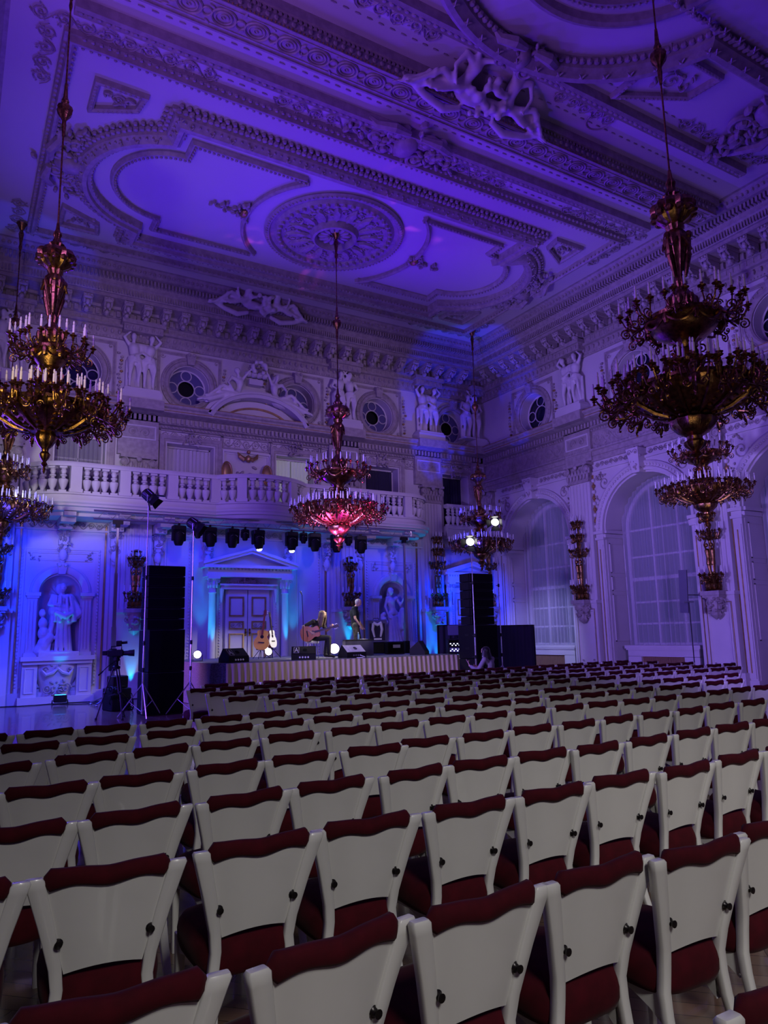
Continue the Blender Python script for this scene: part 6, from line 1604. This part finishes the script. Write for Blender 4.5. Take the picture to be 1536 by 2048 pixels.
# seated guitarist
e = empty('person', (9.16, 19.6, ST), 0, 'seated person in black with long brown hair, bent over an orange acoustic guitar', 'person'); e.matrix_world = Matrix.Translation((9.16, 19.6, ST)) @ U
J = dict(pe=(0, 0, .60), wa=(.04, 0, .76), ch=(.13, -.01, .95), ne=(.21, -.03, 1.11), he=(.32, -.06, 1.24), shL=(.26, .12, 1.04), shR=(.05, -.14, 1.05),
         elR=(-.24, -.2, .90), wrR=(-.0, -.31, .74), elL=(.42, .02, .78), wrL=(.56, -.19, .86),
         hpL=(.07, .09, .57), hpR=(.07, -.09, .57), knL=(.44, .14, .58), knR=(.50, -.13, .57), anL=(.36, .16, .12), anR=(.50, -.13, .1), toL=(.5, .14, .04), toR=(.64, -.17, .035))
m = M(); body(m, J, hands={'R': ((.9, -.1, -.35), (.1, 1, -.2), .5), 'L': ((.5, -.4, .5), (-.4, .6, .2), 1.0)}, face=(.75, -.45, -.55)); remake(m, 'body', SKIN, .008, e, 1)
m = M(); garment_torso(m, J, 1.0, .02, .75); remake(m, 'shirt', CLOTHK, .012, e)
m = M(); garment_legs(m, J, .95); remake(m, 'trousers', CLOTHK, .012, e)
m = M(); shoes(m, J); remake(m, 'shoes', CLOTHK, .01, e); m = M(); V = Vector(J['anR']); m.box(V.x-.05, V.x+.16, V.y-.06, V.y+.04, 0.0, .022); V = Vector(J['anL']); m.box(V.x-.04, V.x+.15, V.y-.05, V.y+.05, 0.0, .022); m.build('shoe_sole', SCREENW, e)
m = M(); h = Vector(J['he']); m.ell(h+Vector((-.02, .01, .035)), (.105, .1, .10), 14, 9)
for i in range(26):
    t = 2*PI*i/26; d = Vector((cos(t)*.09, sin(t)*.09, 0))
    if d.x > .05 and d.y < .02: continue
    m.tube([h+d*.9+Vector((0, 0, .07)), h+d*1.15+Vector((-.01, 0, -.06)), h+d*1.05+Vector((-.03, .0, -.2)), h+d*.9+Vector((-.04, -.01, -.3-.03*(i % 3)))], [.03, .03, .026, .014], 6)
remake(m, 'hair', HAIRB, .01, e, 1)
n = Vector((1, -.12, .24)).normalized(); yv = Vector((-.0, -1, 0)); yv = (yv-n*yv.dot(n)).normalized(); xv = (-yv).cross(n)
G = Matrix.Identity(4)
for i, c in enumerate((xv, -yv, n)):
    for j in range(3): G[j][i] = c[j]
G = Matrix.Translation((9.16, 19.6, ST)) @ U @ Matrix.Translation((-.10, -.23, .70)) @ G
guitar('acoustic_guitar', G @ Matrix.Scale(1.08, 4), ORANGEW, MAHOG, 'orange acoustic guitar held and played by the seated person', None)

# standing man
e = empty('person', (10.75, 20.35, ST), 0, 'standing grey-haired man in dark T-shirt and camouflage trousers looking down', 'person'); e.matrix_world = Matrix.Translation((11.12, 20.55, ST)) @ U
J = dict(pe=(.0, 0, .96), wa=(-.01, 0, 1.12), ch=(-.04, 0, 1.33), ne=(.02, 0, 1.53), he=(.11, -.02, 1.65), shL=(-.02, .2, 1.46), shR=(-.04, -.2, 1.46),
         elR=(.0, -.26, 1.15), wrR=(.16, -.22, .92), elL=(.06, .26, 1.16), wrL=(.2, .2, .93), hpL=(.0, .09, .92), hpR=(.0, -.09, .92), knL=(.1, .1, .5), knR=(.03, -.11, .5),
         anL=(.1, .1, .09), anR=(.0, -.12, .09), toL=(.26, .08, .03), toR=(.16, -.16, .03))
m = M(); body(m, J, hands={'R': ((.4, -.1, -.9), (.6, .6, 0), .4), 'L': ((.4, -.1, -.9), (.6, -.6, 0), .4)}, face=(.85, -.3, -.45), fat=1.05); remake(m, 'body', SKIN, .008, e, 1)
m = M(); garment_torso(m, J, 1.1, .04, .62); remake(m, 't_shirt', CLOTHG, .012, e)
m = M(); garment_legs(m, J, 1.08); remake(m, 'trousers', CAMO, .012, e)
m = M(); shoes(m, J); remake(m, 'shoes', CLOTHK, .01, e)
m = M(); h = Vector(J['he']); m.ell(h+Vector((-.025, .005, .045)), (.095, .088, .085), 14, 9); m.ell(h+Vector((-.06, .0, -.0)), (.055, .07, .075), 10, 7); remake(m, 'hair', HAIRG, .01, e, 1)

# seated woman with a phone in the first row
lx, ly, la = LADY or (11.0, 13.75, 0)
e = empty('person', (lx, ly+.28, 0), .35, 'seated woman with long black hair seen from behind, looking at a phone', 'person')
J = dict(pe=(0, -.03, .64), wa=(0, -.05, .78), ch=(0, -.05, .98), ne=(0, -.02, 1.14), he=(-.0, .05, 1.27), shL=(-.17, -.03, 1.09), shR=(.17, -.03, 1.09),
         elL=(-.3, .08, .84), wrL=(-.26, .34, .95), elR=(.25, .1, .85), wrR=(.1, .33, .9), hpL=(-.1, .02, .60), hpR=(.1, .02, .60), knL=(-.14, .42, .58), knR=(.12, .42, .58),
         anL=(-.14, .42, .1), anR=(.12, .42, .1), toL=(-.14, .58, .035), toR=(.12, .58, .035))
m = M(); body(m, J, True, hands={'L': ((.2, .5, .8), (.3, -.8, 0), .6), 'R': ((-.6, .5, .3), (-.3, -.8, .2), .5)}, face=(-.25, .9, -.5), s=.95); remake(m, 'body', SKIN, .009, e, 1)
m = M(); garment_torso(m, J, .95, .02, 1.8); remake(m, 'blouse', mat('pale_shirt', (.22, .19, .22), .8), .013, e)
m = M(); garment_legs(m, J, .93); remake(m, 'trousers', CLOTHK, .013, e)
m = M(); shoes(m, J); remake(m, 'shoes', CLOTHK, .011, e)
m = M(); h = Vector(J['he']); m.ell(h+Vector((0, -.025, .03)), (.1, .105, .1), 14, 9)
for i in range(22):
    t = PI+PI*i/21; d = Vector((cos(t)*.095, sin(t)*.1, 0)); m.tube([h+d*.8+Vector((0, 0, .05)), h+d*1.2+Vector((0, 0, -.1)), h+d*1.35+Vector((0, -.03, -.3)), h+d*1.2+Vector((0, -.04, -.48-.03*(i % 3)))], [.03, .034, .034, .018], 6)
remake(m, 'hair', HAIRK, .012, e, 1)
pc = Matrix.Translation((lx, ly+.28, 0)) @ Matrix.Rotation(.35, 4, 'Z')
m = M(); m.bbox(-.04, .04, -.005, .005, -.08, .08, .003); o = m.build('mobile_phone', mat('pink_phone_case', (.5, .25, .32), .4)); o.matrix_world = pc @ Matrix.Translation((-.21, .42, 1.03)) @ Matrix.Rotation(.5, 4, 'Z') @ Matrix.Rotation(-.5, 4, 'X'); tag(o, 'pink-cased mobile phone in the hand of the seated woman', 'phone')

# ================================================================ light
def spot(X, Y, Z, tx, ty, tz, col, W, ang, blend=.5, size=.1, name='beam'):
    L = bpy.data.lights.new(name, 'SPOT'); L.energy = W; L.color = col; L.spot_size = math.radians(ang); L.spot_blend = blend; L.shadow_soft_size = size
    o = bpy.data.objects.new(name, L); COL.objects.link(o); o.location = (X, Y, Z); o.rotation_euler = (Vector((tx, ty, tz))-Vector((X, Y, Z))).to_track_quat('-Z', 'Y').to_euler(); return o
def area(X, Y, Z, tx, ty, tz, col, W, sx, sy):
    L = bpy.data.lights.new('wash', 'AREA'); L.shape = 'RECTANGLE'; L.size = sx; L.size_y = sy; L.energy = W; L.color = col
    o = bpy.data.objects.new('wash', L); COL.objects.link(o); o.location = (X, Y, Z); o.rotation_euler = (Vector((tx, ty, tz))-Vector((X, Y, Z))).to_track_quat('-Z', 'Y').to_euler(); return o
LIGHTS = [
 # group, kind, position, target, size
 ('v1', 'S', (3.6, 20.7, 5.5), (4.2, 13.0, ZC), 100, .8, .12), ('v2', 'S', (8.6, 20.5, 5.6), (9.0, 12.0, ZC), 95, .8, .12), ('v2', 'S', (13.0, 20.7, 5.5), (12.0, 11.5, ZC), 95, .8, .12),
 ('v3', 'S', (11.0, 15.5, 1.6), (11.5, 6.0, ZC), 80, .9, .2), ('v4', 'S', (9.0, 17.0, .5), (10.0, 13.0, ZC), 50, 1, .3),
 ('b1', 'S', (2.0, 21.78, 4.95), (2.0, 23.2, 2.2), 150, .7, .1), ('b1', 'S', (3.6, 21.78, 4.95), (3.6, 23.2, 2.2), 150, .7, .1), ('b1', 'S', (5.2, 21.78, 4.95), (5.2, 23.2, 2.2), 150, .7, .1), ('b1', 'S', (7.0, 21.78, 4.95), (7.0, 23.2, 2.2), 150, .7, .1), ('b1', 'S', (8.9, 21.78, 4.95), (8.9, 23.2, 2.2), 150, .7, .1), ('b1', 'S', (10.6, 21.78, 4.95), (10.6, 23.2, 2.2), 150, .7, .1), ('b1', 'S', (12.6, 21.78, 4.95), (12.6, 23.2, 2.2), 150, .7, .1), ('b1', 'S', (14.2, 21.78, 4.95), (14.2, 23.2, 2.2), 150, .7, .1),
 ('b2', 'S', (.6, 20.6, 3.6), (.4, 23.3, 3.0), 110, .8, .2), ('b2', 'S', (16.3, 20.6, 3.6), (17.3, 23.3, 2.6), 100, .8, .2),
 ('b3', 'S', (2.8, 20.0, 3.8), (2.0, 20.0, 0), 120, .9, .3),
 ('co', 'S', (14.8, 19.4, 3.5), (17.8, 22.8, 11.9), 42, .25, .05), ('cl', 'S', (1.6, 19.0, 3.0), (.4, 22.6, 12.4), 34, .2, .05),
 ('cy', 'C', None, None, 0, 0, 0),
 ('k1', 'S', (8.25, 21.3, 4.5), (9.1, 19.7, 2.0), 40, .4, .08), ('k1', 'S', (9.35, 21.3, 4.5), (10.6, 20.2, 2.4), 40, .4, .08),
 ('k2', 'S', (12.55, 17.15, 4.2), (10.0, 19.8, 2.0), 34, .5, .1), ('k2', 'S', (14.0, 17.75, 5.0), (8.6, 19.9, 1.8), 30, .5, .1),
 ('a1', 'A', (-.9, 15.5, 3.6), (18.8, 14.5, 3.5), 1.5, 5, 0), 
 ('a5', 'A', (-.9, 8.0, 8.0), (10, 9, ZC), 3, 3, 0), 
 ('s1', 'S', (.6, -3.5, 5.6), (2.4, 1.9, .6), 62, 1, .7), ('s1', 'S', (6.0, -4.0, 5.6), (6.6, 2.6, .5), 64, 1, .7),  # unseen fill spots behind the camera, added to light the chairs
 ('r1', 'S', (2.0, 13.5, 2.6), (18.8, 15.5, 4.2), 80, .9, .5), ('r2', 'S', (8.0, 3.0, 2.8), (18.8, 12.5, 3.0), 75, .9, .5),  # fill spots without a fixture, added to brighten the right wall
 ('u1', 'S', (3.4, 9.0, 6.8), (4.5, 23.3, 8.5), 44, .9, .3), ('u1', 'S', (12.6, 9.0, 6.8), (12.5, 23.3, 8.5), 44, .9, .3), ('l1', 'S', (-1.0, 13.0, 5.0), (2.2, 22.0, 6.3), 30, .9, .3),  # unseen fills added for the upper stage wall and left balcony end
 ('t1', 'S', (7.0, 10.5, 6.2), (9.5, 18.0, .7), 46, .8, .3), ('f1', 'S', (12.0, 4.0, 5.0), (12.0, 12.0, .6), 80, .9, .5),  # first spot is an unseen fill added for the stage skirt
 ('r3', 'S', (3.0, 13.0, 3.0), (18.8, 16.0, 9.3), 56, .9, .3), ('t2', 'S', (1.2, 19.6, 2.6), (5.8, 20.2, .6), 44, .9, .1), ('w2', 'S', (5.2, 1.5, 2.2), (8.7, 6.15, 6.0), 42, .9, .15), ('w3', 'S', (13.0, 8.0, 2.0), (16.3, 11.4, 5.0), 30, .9, .1), ('bs', 'S', (14.9, 19.4, 3.6), (18.8, 20.2, 1.4), 62, .8, .1), ('pk', 'S', (7.4, 18.6, 1.5), (8.72, 16.95, 5.4), 26, .8, .05), ('pk', 'S', (9.6, 15.0, 1.6), (8.72, 16.95, 5.6), 26, .8, .05), ('wm', 'S', (-.6, 8.0, 4.2), (1.05, 11.55, 6.2), 62, .8, .15),  # upper wall, side cloth, largest chandelier and sill spots are added unseen fills
 ('bw', 'S', (1.2, 19.6, 5.2), (2.6, 22.2, 6.5), 60, .8, .1)]
CYAN_AT = ((4.8, 23.0), (6.95, 22.95), (7.22, 22.75), (9.75, 22.75), (10.15, 23.0), (12.2, 22.95), (14.1, 22.7), (16.0, 22.9), (15.6, 22.9), (2.8, 22.65))
GROUPS = {'v1': ((.05, .0, 1), 1250), 'v2': ((.08, .0, 1), 1300), 'v3': ((.05, 0, 1), 900), 'v4': ((.4, 0, 1), 330),
 'b1': ((0, .02, 1), 100), 'b2': ((0, .03, 1), 800), 'b3': ((.06, .08, 1), 1700), 'co': ((.02, .02, 1), 2400), 'cl': ((.02, .02, 1), 1200),
 'cy': ((0, .42, 1), 150), 'k1': ((1, .93, .85), 300), 'k2': ((1, .92, .78), 1000), 'a1': ((.14, .05, 1), 650), 'a5': ((.36, .12, 1), 380),
 's1': ((1, .965, .93), 980), 'r1': ((.34, .24, 1), 3200), 'r2': ((.34, .20, 1), 2300), 'u1': ((.62, .41, 1), 1900), 'l1': ((1, .98, 1), 1100), 'bs': ((.4, .42, 1), 700), 'r3': ((.36, .22, 1), 2100), 't2': ((1, .55, .95), 260), 'w2': ((1, .8, .45), 90), 'w3': ((1, .8, .45), 160),
 't1': ((1, .88, .70), 620), 'pk': ((1, .10, .9), 2800), 'wm': ((1, .75, .35), 300), 'bw': ((.9, 1, .9), 20)}
ONLY = None
for g, kd, p, t, a, b, c in LIGHTS:
    if ONLY and g != ONLY: continue
    col, W = GROUPS.get(g, ((1, 1, 1), 0))
    if ONLY: col, W = (1, 1, 1), {'A': 600, 'S': 1200, 'C': 60}[kd]
    elif W <= 0: continue
    if kd == 'S': spot(*p, *t, col, W, a, b, c)
    elif kd == 'A': area(*p, *t, col, W, a, b)
    else:
        for X, Y in CYAN_AT: spot(X, Y, ST+.02 if 5.8 < X < 13.2 else .27, X, Y+.22, 5.0, col, W, 34, .7, .03)

w = bpy.data.worlds.new('night'); SC.world = w; w.use_nodes = True
w.node_tree.nodes['Background'].inputs[0].default_value = (.02, .03, .10, 1); w.node_tree.nodes['Background'].inputs[1].default_value = .6

# ================================================================ camera
f, pi_, ro, ya = 1450.8, 0.16735216, -0.02142347, 0.53800442
F = Vector((sin(ya)*cos(pi_), cos(ya)*cos(pi_), sin(pi_))); Rt = Vector((cos(ya), -sin(ya), 0)); Up = Rt.cross(F)
R2 = Rt*cos(ro)+Up*sin(ro); U2 = -Rt*sin(ro)+Up*cos(ro)
cam = bpy.data.cameras.new('camera'); co = bpy.data.objects.new('camera', cam); COL.objects.link(co)
cam.sensor_fit = 'HORIZONTAL'; cam.sensor_width = 36; cam.lens = f*36/1536; cam.clip_end = 200
mw = Matrix.Identity(4)
for i, c in enumerate((R2, U2, -F)):
    for j in range(3): mw[j][i] = c[j]
mw[0][3], mw[1][3], mw[2][3] = 0, 0, 1.73
co.matrix_world = mw; SC.camera = co
SC.view_settings.view_transform = 'Standard'; SC.view_settings.look = 'None'; SC.view_settings.gamma = 1; SC.view_settings.exposure = 0; SC.view_settings.use_curve_mapping = False
SC.cycles.use_denoising = True; SC.cycles.max_bounces = 5; SC.cycles.diffuse_bounces = 3; SC.cycles.glossy_bounces = 3; SC.cycles.transparent_max_bounces = 8
SC.cycles.caustics_reflective = False; SC.cycles.caustics_refractive = False; SC.cycles.sample_clamp_indirect = 4
